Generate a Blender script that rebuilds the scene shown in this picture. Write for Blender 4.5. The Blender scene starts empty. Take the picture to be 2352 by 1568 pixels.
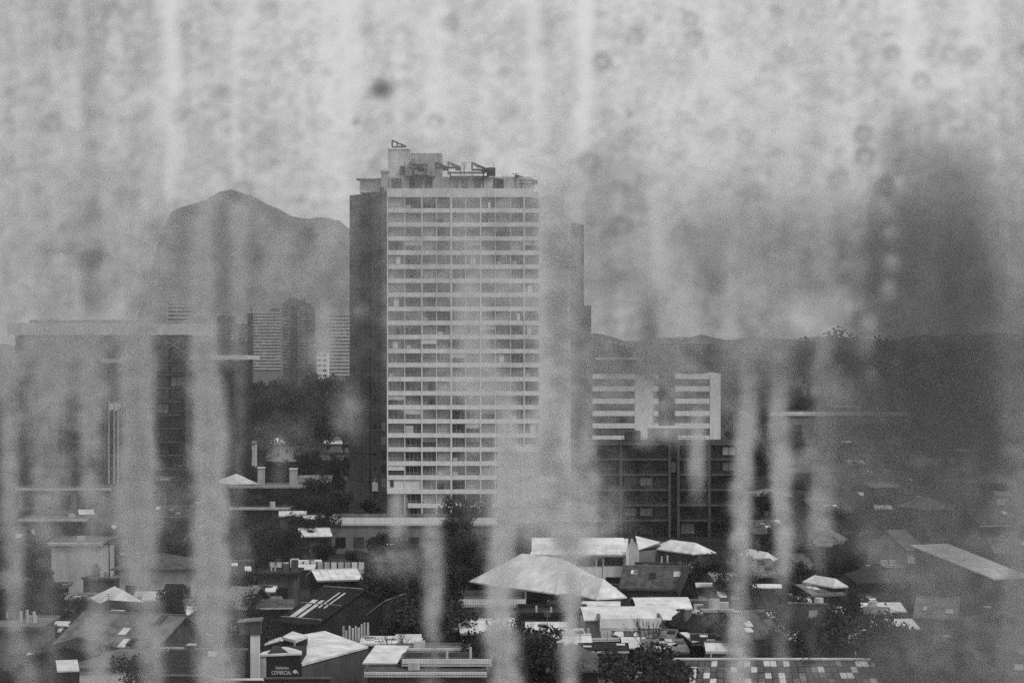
import bpy, bmesh, math, random
import numpy as np
from mathutils import Vector, Matrix
R = math.radians
rnd = random.Random(11)
sc = bpy.context.scene
COL = sc.collection

# ------------------------------------------------------------------ camera, sky, sun, exposure
H = 32.0                       # the camera looks out of a window 32 m above the streets
F = 5094.0                     # pixels per radian at a picture width of 2352
HZ = 800.0                     # row of the horizon at that width
cam = bpy.data.cameras.new('camera'); cam_o = bpy.data.objects.new('camera', cam); COL.objects.link(cam_o)
cam_o.location = (0, 0, H); cam_o.rotation_euler = (R(90), 0, 0)
cam.sensor_width = 36.0; cam.lens = 36.0 * F / 2352.0; cam.shift_y = (HZ - 784.0) / 2352.0
cam.clip_start = 0.05; cam.clip_end = 30000.0
cam.dof.use_dof = True; cam.dof.focus_distance = 420.0
cam.dof.aperture_fstop = cam.lens / 2.7          # entrance pupil of 2.7 mm: the wet pane goes soft, the town stays sharp
sc.camera = cam_o

SUN_EL, SUN_AZ = 52.0, 128.0                     # azimuth clockwise from the viewing direction (+Y): behind and to the right
world = bpy.data.worlds.new('World'); sc.world = world; world.use_nodes = True
nt = world.node_tree; nt.nodes.clear()
sky = nt.nodes.new('ShaderNodeTexSky'); sky.sky_type = 'NISHITA'; sky.sun_disc = False
sky.sun_elevation = R(SUN_EL); sky.sun_rotation = R(SUN_AZ); sky.air_density = 1.0; sky.dust_density = 3.5; sky.ozone_density = 1.0
bw = nt.nodes.new('ShaderNodeRGBToBW'); flat = nt.nodes.new('ShaderNodeMix'); flat.data_type = 'FLOAT'
flat.inputs[0].default_value = 0.72; flat.inputs[3].default_value = 7.6    # a closed cloud deck over the clear sky
bg = nt.nodes.new('ShaderNodeBackground'); bg.inputs['Strength'].default_value = 0.1
wo = nt.nodes.new('ShaderNodeOutputWorld')
nt.links.new(sky.outputs[0], bw.inputs[0]); nt.links.new(bw.outputs[0], flat.inputs[2])
nt.links.new(flat.outputs[0], bg.inputs['Color']); nt.links.new(bg.outputs[0], wo.inputs['Surface'])
sun = bpy.data.lights.new('sun', 'SUN'); sun_o = bpy.data.objects.new('sun', sun); COL.objects.link(sun_o)
sun.energy = 1.5; sun.angle = R(12); sun.color = (1, 1, 1)
sd = Vector((math.sin(R(SUN_AZ)) * math.cos(R(SUN_EL)), math.cos(R(SUN_AZ)) * math.cos(R(SUN_EL)), math.sin(R(SUN_EL))))
sun_o.rotation_euler = (-sd).to_track_quat('-Z', 'Y').to_euler()
sun_o.location = (0, -50, 200)
sc.view_settings.view_transform = 'Standard'; sc.view_settings.look = 'None'
sc.view_settings.exposure = 0.28; sc.view_settings.gamma = 1.0; sc.view_settings.use_curve_mapping = False
cy = sc.cycles
cy.use_denoising = False; cy.max_bounces = 8; cy.volume_bounces = 5; cy.transparent_max_bounces = 12
cy.diffuse_bounces = 2; cy.glossy_bounces = 2; cy.sample_clamp_indirect = 4.0
sc.render.film_transparent = False

# ------------------------------------------------------------------ helpers
def at(px, py, Y): return Vector(((px - 1176.0) / F * Y, Y, H - (py - HZ) / F * Y))
def X_(px, Y): return (px - 1176.0) / F * Y
def Z_(py, Y): return H - (py - HZ) / F * Y
def Yof(py, z): return (H - z) * F / (py - HZ)

def mat(name, v, rough=0.85, var=0.25, scale=0.6, streak=0.0, bump=0.0, metallic=0.0, spec=0.1, rib=None):
    """Grey material: base value v, blotches of weathering, rain streaks down walls, optional ribs."""
    m = bpy.data.materials.new(name); m.use_nodes = True; t = m.node_tree; n = t.nodes
    b = n['Principled BSDF']; b.inputs['Roughness'].default_value = rough; b.inputs['Metallic'].default_value = metallic
    b.inputs['Specular IOR Level'].default_value = spec
    tc = n.new('ShaderNodeTexCoord')
    no = n.new('ShaderNodeTexNoise'); no.inputs['Scale'].default_value = scale; no.inputs['Detail'].default_value = 6; no.inputs['Roughness'].default_value = 0.65
    t.links.new(tc.outputs['Object'], no.inputs['Vector'])
    mr = n.new('ShaderNodeMapRange'); mr.inputs[1].default_value = 0.3; mr.inputs[2].default_value = 0.7
    mr.inputs[3].default_value = v * (1 - var); mr.inputs[4].default_value = v * (1 + var)
    t.links.new(no.outputs['Fac'], mr.inputs[0]); out = mr.outputs[0]
    if streak:
        mp = n.new('ShaderNodeMapping'); mp.inputs['Scale'].default_value = (1.6, 1.6, 0.08)
        t.links.new(tc.outputs['Object'], mp.inputs[0])
        n2 = n.new('ShaderNodeTexNoise'); n2.inputs['Scale'].default_value = 1.3; n2.inputs['Detail'].default_value = 4
        t.links.new(mp.outputs[0], n2.inputs['Vector'])
        m2 = n.new('ShaderNodeMapRange'); m2.inputs[1].default_value = 0.45; m2.inputs[2].default_value = 0.75
        m2.inputs[3].default_value = 1.0; m2.inputs[4].default_value = 1 - streak
        t.links.new(n2.outputs['Fac'], m2.inputs[0])
        mu = n.new('ShaderNodeMath'); mu.operation = 'MULTIPLY'
        t.links.new(out, mu.inputs[0]); t.links.new(m2.outputs[0], mu.inputs[1]); out = mu.outputs[0]
    t.links.new(out, b.inputs['Base Color'])
    if bump or rib:
        bp = n.new('ShaderNodeBump'); bp.inputs['Strength'].default_value = bump or 0.6; bp.inputs['Distance'].default_value = 0.05
        if rib:
            w = n.new('ShaderNodeTexWave'); w.inputs['Scale'].default_value = rib; w.bands_direction = 'X'
            t.links.new(tc.outputs['Object'], w.inputs['Vector']); t.links.new(w.outputs['Fac'], bp.inputs['Height'])
        else:
            t.links.new(no.outputs['Fac'], bp.inputs['Height'])
        t.links.new(bp.outputs[0], b.inputs['Normal'])
    return m

M = dict(
    white=mat('white_plaster', .62, streak=.25, var=.10), band=mat('white_parapet', .64, streak=.22, var=.12, scale=.9),
    pale=mat('pale_plaster', .42, streak=.35, var=.2), grey=mat('grey_plaster', .16, streak=.35, var=.25),
    mid=mat('dull_concrete', .07, streak=.4, var=.3), dark=mat('dark_render', .02, streak=.3, var=.35),
    vdark=mat('black_cladding', .01, var=.4), side=mat('shade_toned_concrete', .068, streak=.3, var=.2, scale=.25),  # side: shade of the tower flanks is put into this darker concrete colour
    rwhite=mat('white_roof_sheet', .52, rough=.6, var=.3, scale=.6, streak=.2, bump=.3), rpale=mat('pale_roof_sheet', .5, rough=.6, var=.25, rib=1.2),
    rgrey=mat('grey_roof_tiles', .065, var=.55, scale=1.4, bump=.7), rdark=mat('dark_roof_felt', .018, var=.6, scale=1.2, bump=.5),
    rmid=mat('weathered_roof_sheet', .13, var=.6, scale=.7, rib=1.4),
    metal=mat('dull_metal', .2, rough=.5, metallic=.6, var=.2), black=mat('black_metal', .02, rough=.5, var=.2),
    glass0=mat('dark_window_glass', .01, rough=.12, spec=.6, var=.3), glass1=mat('grey_window_glass', .045, rough=.15, spec=.6, var=.4, scale=1.3),
    glass2=mat('curtained_window_glass', .19, rough=.2, spec=.5, var=.35, scale=1.6), glass3=mat('blind_behind_glass', .45, rough=.3, var=.2, scale=1.5),
    leaf=mat('dark_foliage', .02, var=.5, scale=2.0), leaf2=mat('dull_foliage', .034, var=.45, scale=2.0), leaf3=mat('black_green_foliage', .012, var=.4, scale=2.0),
    bark=mat('bark', .08, var=.4, scale=3), ground=mat('dark_earth', .015, var=.45, scale=.05), asphalt=mat('asphalt', .035, var=.3, scale=.3),
    pave=mat('pavement_concrete', .12, var=.3, scale=.5), hill=mat('dry_hillside_scrub', .045, var=.7, scale=.006), hill2=mat('near_hillside_scrub', .05, var=.5, scale=.01),
    paint=mat('white_car_paint', .7, rough=.25, spec=.5, var=.05), tyre=mat('tyre_rubber', .02), sign=mat('black_sign_board', .012, rough=.5, var=.2),
    letter=mat('pale_sign_lettering', .5, var=.05), wood=mat('bleached_boards', .42, var=.35, scale=1.2, streak=.4))

class MB:
    def __init__(s): s.v = []; s.f = []
    def poly(s, pts):
        i = len(s.v); s.v += [tuple(p) for p in pts]; s.f.append(tuple(range(i, i + len(pts)))); return s
    def box(s, x0, x1, y0, y1, z0, z1):
        i = len(s.v)
        s.v += [(x0, y0, z0), (x1, y0, z0), (x1, y1, z0), (x0, y1, z0), (x0, y0, z1), (x1, y0, z1), (x1, y1, z1), (x0, y1, z1)]
        for q in ((0, 3, 2, 1), (4, 5, 6, 7), (0, 1, 5, 4), (1, 2, 6, 5), (2, 3, 7, 6), (3, 0, 4, 7)): s.f.append(tuple(i + k for k in q))
        return s
    def prism(s, pts, vec):
        i = len(s.v); n = len(pts); v = Vector(vec)
        s.v += [tuple(p) for p in pts] + [tuple(Vector(p) + v) for p in pts]
        s.f.append(tuple(i + k for k in range(n))[::-1]); s.f.append(tuple(i + n + k for k in range(n)))
        for k in range(n):
            j = (k + 1) % n; s.f.append((i + k, i + j, i + n + j, i + n + k))
        return s
    def tube(s, a, b, r0, r1=None, n=5):
        r1 = r0 if r1 is None else r1; a = Vector(a); b = Vector(b); d = (b - a)
        if d.length < 1e-6: return s
        q = d.to_track_quat('Z', 'Y'); i = len(s.v)
        for c, r in ((a, r0), (b, r1)):
            for k in range(n):
                t = 2 * math.pi * k / n; s.v.append(tuple(c + q @ Vector((r * math.cos(t), r * math.sin(t), 0))))
        for k in range(n): s.f.append((i + k, i + (k + 1) % n, i + n + (k + 1) % n, i + n + k))
        s.f.append(tuple(i + k for k in range(n))[::-1]); s.f.append(tuple(i + n + k for k in range(n)))
        return s
    def mesh(s, name, m):
        me = bpy.data.meshes.new(name); me.from_pydata(s.v, [], s.f); me.materials.append(m); me.update(); return me
    def build(s, name, m, parent=None, loc=(0, 0, 0), kind=None, label=None):
        o = bpy.data.objects.new(name, s.mesh(name, m)); COL.objects.link(o); o.location = loc
        if parent is not None: o.parent = parent
        if kind: o['kind'] = kind
        if label: o['label'] = label
        return o

def inst(name, me, parent, loc=(0, 0, 0), rz=0, m=None):
    o = bpy.data.objects.new(name, me); COL.objects.link(o); o.location = loc; o.rotation_euler = (0, 0, rz); o.parent = parent
    return o

USED = set(); REFS = []
def tag(o, label, cat, group=None, ref=None):
    if label in USED: print('DUPLICATE LABEL', label)
    USED.add(label); o['label'] = label; o['category'] = cat
    if group: o['group'] = group
    if ref: REFS.append(ref)
    return o
def thing(name, label, cat, loc=(0, 0, 0), rz=0, group=None, ref=None):
    o = bpy.data.objects.new(name, None); COL.objects.link(o); o.location = loc; o.rotation_euler = (0, 0, rz); o.empty_display_size = .5
    return tag(o, label, cat, group, ref)
def struct(o): o['kind'] = 'structure'; return o

def auto_label(base, px, py, mid='', tail=''):
    """base + relation to the nearest landmark that still gives a label of its own."""
    best = sorted(REFS, key=lambda r: abs(r[0] - px) + 1.6 * abs(r[1] - py))
    for near in ('', 'a little way '):
        for (rx, ry, ph) in best:
            dx, dy = px - rx, (py - ry) * 1.8
            if abs(dx) > abs(dy): rel = 'left of' if dx < 0 else 'right of'
            else: rel = 'in front of' if dy > 0 else 'behind'
            lab = f'{base} {near}{rel} {ph}'
            if lab not in USED: return lab
    return base

# window meshes: (w, h, number of lights) -> frame mesh and glass meshes
_WC = {}
def win_mesh(w, h, nx, rail=False, frame='white', ft=.07):
    k = (round(w, 2), round(h, 2), nx, rail, frame)
    if k in _WC: return _WC[k]
    b = MB()
    b.box(-w/2, w/2, -.06, 0, 0, ft).box(-w/2, w/2, -.06, 0, h - ft, h)
    b.box(-w/2, -w/2 + ft, -.062, 0, ft, h - ft).box(w/2 - ft, w/2, -.062, 0, ft, h - ft)
    for i in range(1, nx):
        x = -w/2 + w * i / nx; b.box(x - ft*.45, x + ft*.45, -.055, 0, ft, h - ft)
    if rail: b.box(-w/2 + ft, w/2 - ft, -.10, -.065, h*.25 - .03, h*.25 + .03)
    fr = b.mesh('window', M[frame]); gl = []
    for g in ('glass0', 'glass1', 'glass2', 'glass3'):
        gl.append(MB().box(-w/2 + .01, w/2 - .01, -.02, -.004, .01, h - .01).mesh('pane', M[g]))
    _WC[k] = (fr, gl); return _WC[k]
def window(parent, loc, rz, w, h, nx=2, g=None, rail=False, frame='white', glass_w=(4, 3, 2, 1)):
    fr, gl = win_mesh(w, h, nx, rail, frame)
    o = inst('window', fr, parent, loc, rz)
    i = g if g is not None else rnd.choices(range(4), glass_w)[0]
    inst('pane', gl[i], o)
    return o

# ------------------------------------------------------------------ ground, hills, haze
def ground():
    b = MB(); s = 14000
    b.poly([(-s, -200, 0), (s, -200, 0), (s, s, 0), (-s, s, 0)])
    struct(b.build('ground', M['ground']))
    # side streets between the plots
    for nm, pts, m, z in (('road', [at(760, 0, 205), at(905, 0, 205), at(1010, 0, 262), at(905, 0, 262)], 'asphalt', .004),
                          ('pavement', [at(905, 0, 205), at(960, 0, 205), at(1050, 0, 262), at(1012, 0, 262)], 'pave', .0),
                          ('road', [at(1240, 0, 236), at(2400, 0, 236), at(2400, 0, 246), at(1240, 0, 246)], 'asphalt', .004),
                          ('road', [at(-60, 0, 330), at(1300, 0, 330), at(1300, 0, 338), at(-60, 0, 338)], 'asphalt', .004)):
        q = [(p.x, p.y, z) for p in pts]
        struct(MB().prism(q, (0, 0, .12)).build(nm, M[m]) if nm == 'pavement' else MB().poly(q).build(nm, M[m]))
ground()

def ridge(name, Y, prof, depth, m, seed, amp):
    """A hill range: skyline given as (pixel column, pixel row) pairs, slopes falling both ways, gullies and spurs."""
    r = random.Random(seed); xs = np.linspace(prof[0][0], prof[-1][0], 150)
    ys = np.interp(xs, [p[0] for p in prof], [p[1] for p in prof])
    hs = np.array([max(Z_(y, Y), 1) for y in ys]); b = MB(); rows = 26
    rough = np.cumsum(np.array([r.gauss(0, 1) for _ in xs])); rough -= np.linspace(rough[0], rough[-1], len(rough)); rough /= max(abs(rough).max(), 1)
    ph = [r.uniform(0, 6) for _ in range(6)]
    for j in range(rows):
        t = j / (rows - 1)                       # 0 front foot .. 1 back foot; ridge at .6
        k = (t / .6) if t <= .6 else (1 - t) / .4
        for i, x in enumerate(xs):
            yy = Y + (t - .6) * depth
            spur = math.sin(i * .35 + ph[0] + 2 * math.sin(i * .11 + ph[1])) * .5 + math.sin(i * .9 + ph[2] + t * 3) * .25
            h = hs[i] * (k ** .9) + (1 - k) * k * 4 * hs[i] * .3 * spur + (amp * rough[i] + r.uniform(-.4, .4) * amp) * k
            b.v.append((X_(x, yy), yy, max(h, 0) - 2))
    n = len(xs)
    for j in range(rows - 1):
        for i in range(n - 1): b.f.append((j*n+i, j*n+i+1, (j+1)*n+i+1, (j+1)*n+i))
    o = struct(b.build(name, M[m])); 
    for p in o.data.polygons: p.use_smooth = True
ridge('mountain', 9000, [(-900, 792), (-300, 788), (160, 785), (260, 770), (310, 745), (338, 660), (358, 570), (372, 512), (390, 488), (440, 462), (480, 440), (505, 424), (528, 420), (548, 424), (575, 434), (600, 446),
      (650, 470), (700, 489), (740, 490), (775, 497), (830, 520), (900, 540), (1000, 640), (1300, 768), (1350, 774), (1500, 776), (1700, 778), (1900, 774), (2050, 776), (2200, 770), (2350, 772), (2600, 775), (3200, 780)], 4200, 'hill', 3, 24)
ridge('hills', 3400, [(-700, 790), (1200, 794), (1350, 786), (1372, 762), (1395, 770), (1430, 788), (1600, 782), (1800, 788), (2300, 786), (3400, 794)], 900, 'hill2', 5, 9)

hz = MB().box(-9000, 9000, -60, 12500, -3, 800).build('haze', M['ground'], kind='stuff')
hm = bpy.data.materials.new('haze_air'); hm.use_nodes = True; hm.node_tree.nodes.remove(hm.node_tree.nodes['Principled BSDF'])
pv = hm.node_tree.nodes.new('ShaderNodeVolumePrincipled'); pv.inputs['Density'].default_value = 5e-5; pv.inputs['Color'].default_value = (.92, .92, .92, 1)
pv.inputs['Density Attribute'].default_value = ''
hm.node_tree.links.new(pv.outputs[0], hm.node_tree.nodes['Material Output'].inputs['Volume'])
hz.data.materials.clear(); hz.data.materials.append(hm)


# ------------------------------------------------------------------ the main tower
def main_tower():
    Y = 407.0; s = Y / F
    t = thing('apartment_tower', 'tall apartment tower with stacked white balcony bands and dark blank side wall', 'tower', (0, Y, 0), 0, None,
              (1065, 800, 'the tall balcony tower'))
    X = lambda px: X_(px, Y); Z = lambda py: Z_(py, Y)
    fl = [451.2 + 32.25 * i for i in range(24)]         # parapet rows (centre)
    xs = [890, 929.6, 969, 1002.7, 1036.5, 1069.6, 1104, 1137.6, 1172.7, 1204, 1238.6]
    thick = {0: 2.6, 2: 2.6, 4: 3.6, 6: 2.8, 9: 2.8}
    # core walls (local y = distance behind the facade plane)
    core = MB(); gz = 1.15
    core.prism([(X(892), gz, 0), (X(1238), gz, 0), (X(1238), 17, 0), (X(892), 17, 0)], (0, 0, Z(440)))
    core.build('wall', M['white'], t)
    lw = MB()                                            # blind left flank running back from the facade edge
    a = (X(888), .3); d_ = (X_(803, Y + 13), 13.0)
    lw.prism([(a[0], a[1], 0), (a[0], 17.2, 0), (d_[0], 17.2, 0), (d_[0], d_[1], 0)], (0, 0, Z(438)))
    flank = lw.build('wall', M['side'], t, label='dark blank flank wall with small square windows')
    # recessed right part and its own dark flank, with the lower stair block
    rw = MB(); rw.prism([(X(1240), 3.0, 0), (X(1312), 3.0, 0), (X_(1340, Y + 10), 10, 0), (X_(1340, Y + 10), 17.1, 0), (X(1240), 17.1, 0)], (0, 0, Z(512)))
    rw.build('wall', M['white'], t, label='plain pale wall right of the balconies')
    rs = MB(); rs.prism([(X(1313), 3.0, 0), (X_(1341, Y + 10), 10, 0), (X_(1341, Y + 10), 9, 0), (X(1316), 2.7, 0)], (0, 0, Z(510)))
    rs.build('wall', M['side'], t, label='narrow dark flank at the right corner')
    st = MB(); st.box(X_(1338, Y+11), X_(1358, Y+11), 11, 18, 0, Z_(701, Y+11)); st.build('stair_block', M['mid'], t)
    up = MB(); up.box(X(1240), X(1296), 5, 16, Z(512), Z(446)); up.build('wall', M['white'], t, label='set back top storeys at the right')
    # horizontal parapet bands
    for i, y in enumerate(fl):
        if i == 0: z0, z1 = Z(453), Z(433)
        else: z0, z1 = Z(y + 5.2), Z(y - 5.0)
        x0, x1 = X(889), X(1240)
        if i >= 22: x0 = X(937)
        if i == 0: x1 = X(1225)
        if i >= 19: x1 = X(1142 if i < 22 else 1150)
        b = MB().box(x0, x1, 0, .16, z0, z1).box(x0, x1, .16, gz, z0 + .05, z0 + .26)
        b.build('balcony_parapet', M['band'], t)
    # bays
    for k, x in enumerate(xs):
        w = thick.get(k, 1.6) * s
        ztop, zbot = Z(453), Z(1205)
        if k == 0: zbot = Z(1128)
        if k >= 8: zbot = Z(1022)
        if k == 10: ztop = Z(500)
        pos = X(x)
        MB().box(pos - w/2, pos + w/2, -.06 if k in thick else .05, gz, zbot, ztop).build('bay_divider', M['band'], t)
    for i in range(23):
        zb = Z(fl[i + 1] - 5.0) + .02; zt = Z(fl[i] + (5.6 if i else 3)) - .02
        for k in range(10):
            if i >= 18 and k >= 7 and not (i < 21 and k == 6): continue
            if i >= 21 and k < 1: continue
            if i == 20 and k == 0: pass
            xa, xb = X(xs[k]) + .12, X(xs[k + 1]) - .12
            if i == 20 and k < 2:
                MB().box(xa - .1, xb + .1, .2, gz, zb, zt).build('infill_wall', M['white'], t)
                if k == 0: window(t, (xa + .7, .19, zb + .3), 0, .8, 1.5, 1, 0)
                continue
            zone = [4, 4, 2.4, 1.2]
            if k in (1, 4, 8): zone = [9, 3, .8, .3]
            if k in (0, 2, 3, 6, 7): zone = [1, 3, 4, 3]
            window(t, ((xa + xb)/2, .62, zb), 0, xb - xa, zt - zb, rnd.choice((3, 4)), rail=True, glass_w=zone, frame='pale')
    # lower right blank wall with one small window, lower left plinth
    MB().box(X(1143), X(1240), .35, gz - .01, 0, Z(1022)).build('wall', M['pale'], t, label='blank lower wall with one small window')
    window(t, (X(1217), .34, Z(1040)), 0, .8, .9, 1, 0, frame='mid')
    for yy in (1100, 1160): window(t, (X(1217), .34, Z(yy)), 0, .7, .7, 1, 1, frame='mid')
    MB().box(X(889), X(936), .4, gz - .012, 0, Z(1131)).build('wall', M['grey'], t, label='plain grey ground storeys at the left')
    # corner windows wrapping on the flank, and small square openings on it
    dv = Vector((d_[0] - a[0], d_[1] - a[1], 0)); L = dv.length; dv.normalize(); ang = math.atan2(dv.y, dv.x)
    nrm = Vector((dv.y, -dv.x, 0)); nrm = nrm if nrm.y < 0 else -nrm
    rz = math.atan2(nrm.y, nrm.x) + math.pi/2
    for i in range(2, 22):
        z = Z(fl[i] + 26)
        p = Vector((a[0], a[1], 0)) + dv * 1.15 + nrm * .02
        if i not in (9, 15): window(flank, (p.x, p.y, z + .2), rz, 1.7, 1.75, 2, frame='mid', glass_w=(4, 4, 1, 0))
        if i % 2 == 0 or i > 12:
            p = Vector((a[0], a[1], 0)) + dv * 4.6 + nrm * .02
            window(flank, (p.x, p.y, z + .6), rz, .8, .8, 1, 0, frame='black')
    for i in range(3):
        p = Vector((a[0], a[1], 0)) + dv * 1.4 + nrm * .02
        window(flank, (p.x, p.y, Z(462 + 16 * i)), rz, .7, .8, 1, 0, frame='black')
    rt = random.Random(31)
    for i in range(23):                                     # things on the balconies
        zb = Z(fl[i + 1] - 5.0)
        for k in range(10):
            if (i >= 18 and k >= 7) or (i >= 20 and k < 2): continue
            q = rt.random(); xa, xb = X(xs[k]), X(xs[k + 1])
            if q < .13: MB().box(xa + .3, xa + 1.1, .22, .55, zb + .05, zb + .62).build('air_conditioner', M['pale'], t)
            elif q < .24: 
                u = rt.uniform(.2, .5)*(xb - xa); MB().box(xa + u, xa + u + rt.uniform(.5, 1.1), .3, .34, zb + .1, zb + rt.uniform(1.1, 1.7)).build('hanging_laundry', M[rt.choice(['white', 'dark', 'grey'])], t)
            elif q < .34: MB().box(xa + .12, xb - .12, .1, .14, zb + .9, zb + 1.72).build('roller_blind', M[rt.choice(['pale', 'grey', 'white'])], t)
            elif q < .42: MB().box(xa + .15, (xa + xb)/2, .15, .4, zb, zb + rt.uniform(.3, 1.6)).build('balcony_screen', M[rt.choice(['mid', 'vdark', 'pale'])], t)
    for off in (3.0, 6.4, 10.2):                            # joints and drain pipes on the blind flank
        p = Vector((a[0], a[1], 0)) + dv*off + nrm*.06
        MB().tube((p.x, p.y, 3), (p.x, p.y, Z(440)), .09, n=6).build('drain_pipe', M['mid' if off != 6.4 else 'vdark'], flank)
    for i in range(0, 23, 2):
        z = Z(fl[i] + 14); p0 = Vector((a[0], a[1], z)) + dv*.1 + nrm*.02; p1 = Vector((a[0], a[1], z)) + dv*(L - .1) + nrm*.02
        MB().tube(p0, p1, .05, n=4).build('panel_joint', M['vdark'], flank)
    # roof storeys
    MB().box(X(889), X(937), 3, 9, Z(440), Z(340)).box(X(888), X(938), 2.8, 9.2, Z(340), Z(338.4)).build('lift_tower', M['white'], t)
    MB().box(X(939), X(1012), 7, 13, Z(440), Z(344)).build('plant_room', M['pale'], t)
    pw = MB().box(X(893), X(1222), 2.2, 6.8, Z(440), Z(404)).build('penthouse', M['pale'], t)
    for px in (905, 914, 946, 962, 1046, 1066, 1096, 1140): window(pw, (X(px), 2.19, Z(433)), 0, 1.15, 2.05, 2, frame='mid', glass_w=(5, 2, 1, 0))
    MB().box(X(930), X(1000), 1.2, 7.2, Z(404.5), Z(402.8)).box(X(1034), X(1120), 1.2, 7.2, Z(404.2), Z(402.6)).build('canopy', M['mid'], t)
    MB().box(X(813), X(886), 4, 9, Z(407), Z(405.4)).box(X(822), X(878), 5, 8.5, Z(438), Z(407.2)).build('roof_terrace_room', M['white'], t)
    MB().box(X(874), X(889), 2, 4, Z(438), Z(394)).box(X(872), X(891), 1.8, 4.2, Z(394), Z(389)).build('chimney', M['pale'], t)
    MB().box(X(872), X(880), 1.0, 1.9, Z(438), Z(428)).build('vent', M['black'], t)
    # plinth hoarding, the little white cube on the flank
    return t
tower = main_tower()

def tilted_collector(px, py, w, h, tilt, label, Y=409.5, legs=1.0):
    """A tilted dark panel on a triangular steel frame (stands on the tower roof)."""
    p = at(px, py, Y); t = thing('roof_collector', label, 'solar collector', p, 0, 'tilted collectors on the tower roof')
    b = MB(); dz = h
    b.prism([(-w/2, 0, dz), (w/2, 0, .1), (w/2, 0, -.25), (-w/2, 0, dz - .35)], (0, 2.0, 0)).box(w*.05, w*.5, .3, 1.7, -.5, -.06); b.build('panel', M['black'], t)
    f = MB(); f.tube((-w/2, .1, -.1), (w/2, .1, -.1), .2).tube((-w/2, .1, -.1), (-w/2, .1, dz), .16).tube((-w/2, 1.9, -.1), (-w/2, 1.9, dz), .07)
    f.tube((-w/2, .1, -.1), (-w/2, 1.9, -.1), .07).tube((w/2, .1, -.1), (w/2, 1.9, -.1), .07).tube((0, .1, -.1), (-w/2, .1, dz * .9), .06)
    for x in (-w/2, w/2): f.tube((x, .1, -.1), (x, .1, -legs), .07)
    f.build('frame', M['black'], t); return t
# the topmost one is an open triangular frame on the lift tower
ot = thing('mast_frame', 'open dark triangular steel frame on top of the lift tower', 'steel frame', at(903, 338, 411))
b = MB(); q = lambda px, py: tuple(at(px, py, 411) - at(903, 338, 411))
for yy in (0, 1.6):
    o_ = Vector((0, yy, 0))
    for A, B in (((901, 322), (932, 336)), ((900, 337), (932, 336)), ((901, 322), (900, 337)), ((912, 327), (912, 337))):
        b.tube(Vector(q(*A)) + o_, Vector(q(*B)) + o_, .13)
b.tube(q(901, 322), Vector(q(901, 322)) + Vector((0, 1.6, 0)), .1); b.build('frame', M['black'], ot)
for px, py, w, h, tl in ((958, 386, 2.6, 1.2, 'first tilted dark collector from the lift tower'), (1015, 384, 2.2, 1.0, 'small tilted collector between the pergola and the middle pair'),
                         (1044, 384, 2.3, 1.1, 'middle tilted dark collector on the tower roof, left one of the close pair'), (1103, 389, 3.0, 1.4, 'largest tilted dark collector, right of the close pair'),
                         (1210, 416, 4.0, 1.2, 'low dark collector at the right end of the tower roof')):
    tilted_collector(px, py, w, h, 0, tl, legs=1.5 if py < 400 else .9)
def pergola(px0, px1, y0, y1, label, Y=408.6, n=5):
    t = thing('pergola', label, 'pergola', at((px0 + px1)/2, y1, Y)); w = (px1 - px0)/F*Y; h = (y1 - y0)/F*Y; b = MB()
    for x in (-w/2, w/2):
        for yy in (0, 2.4): b.tube((x, yy, 0), (x, yy, h), .11)
    for z in (h, h*.55): 
        for yy in (0, 2.4): b.tube((-w/2 - .4, yy, z), (w/2 + .4, yy, z), .09)
    b.build('frame', M['black'], t)
    for i in range(n):
        x = -w/2 + w*i/(n-1); MB().tube((x, -.4, h + .1), (x, 2.8, h + .1), .06).build('slat', M['black'], t)
    return t
pergola(948, 978, 378, 432, 'dark steel pergola on the tower roof beside the lift tower')
pergola(1034, 1110, 396, 432, 'wide low pergola in the middle of the tower roof', n=8)
pergola(1198, 1225, 414, 432, 'small low pergola under the collector at the right roof end', n=4)
for px, py, w_, h_, lb in ((925, 402, 1.0, 1.6, 'dark squat tank between the lift tower and the pergola'), (985, 432, 1.4, 2.2, 'dark upright tank right of the dark steel pergola'), (1128, 404, 1.6, 1.5, 'dark tank above the middle of the tower roof'), (1150, 434, 1.2, 1.8, 'dark tank standing left of the right roof end')):
    t = thing('roof_tank', lb, 'tank', at(px, py, 409.3), 0, 'dark tanks on the tower roof'); MB().tube((0, 0, 0), (0, 0, h_), w_*.5, n=10).build('drum', M['vdark'], t)
    b = MB(); 
    for x in (-.4, .4): b.tube((x*w_, 0, -1.0), (x*w_, 0, .05), .07).tube((x*w_, 0, -1.0), (-x*w_, 0, .05), .05)
    b.tube((w_*.3, 0, h_), (w_*.3, 0, h_ + .9), .05).build('stand', M['black'], t)
for px, y0, y1, lb in ((948, 366, 404, 'thin aerial mast rising left of the pergola'), (1066, 372, 404, 'thin aerial mast between the middle collectors'), (1185, 398, 434, 'short aerial mast left of the low right collector')):
    t = thing('aerial_mast', lb, 'aerial', at(px, y1, 409), 0, 'aerials on the tower roof'); z = (y1 - y0)/F*409; b = MB().tube((0, 0, 0), (0, 0, z), .07)
    for q in range(5): b.tube((-.7 + .1*q, 0, z - .1 - .3*q), (.7 - .1*q, 0, z - .1 - .3*q), .045, n=4)
    b.build('aerial', M['black'], t)
c = thing('kiosk_box', 'small bright white cube on a bracket against the dark tower flank', 'equipment box', at(867, 1127, 411))
MB().box(-.92, .92, -.8, .8, 0, 1.6).build('body', M['white'], c); b = MB()
for x in (-.5, .1, .45): b.tube((x, 0, 1.6), (x, 0, 2.3), .06)
b.build('pipe', M['white'], c); MB().box(-1.1, 1.1, -.9, .9, -.35, -.02).build('bracket', M['black'], c)

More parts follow.
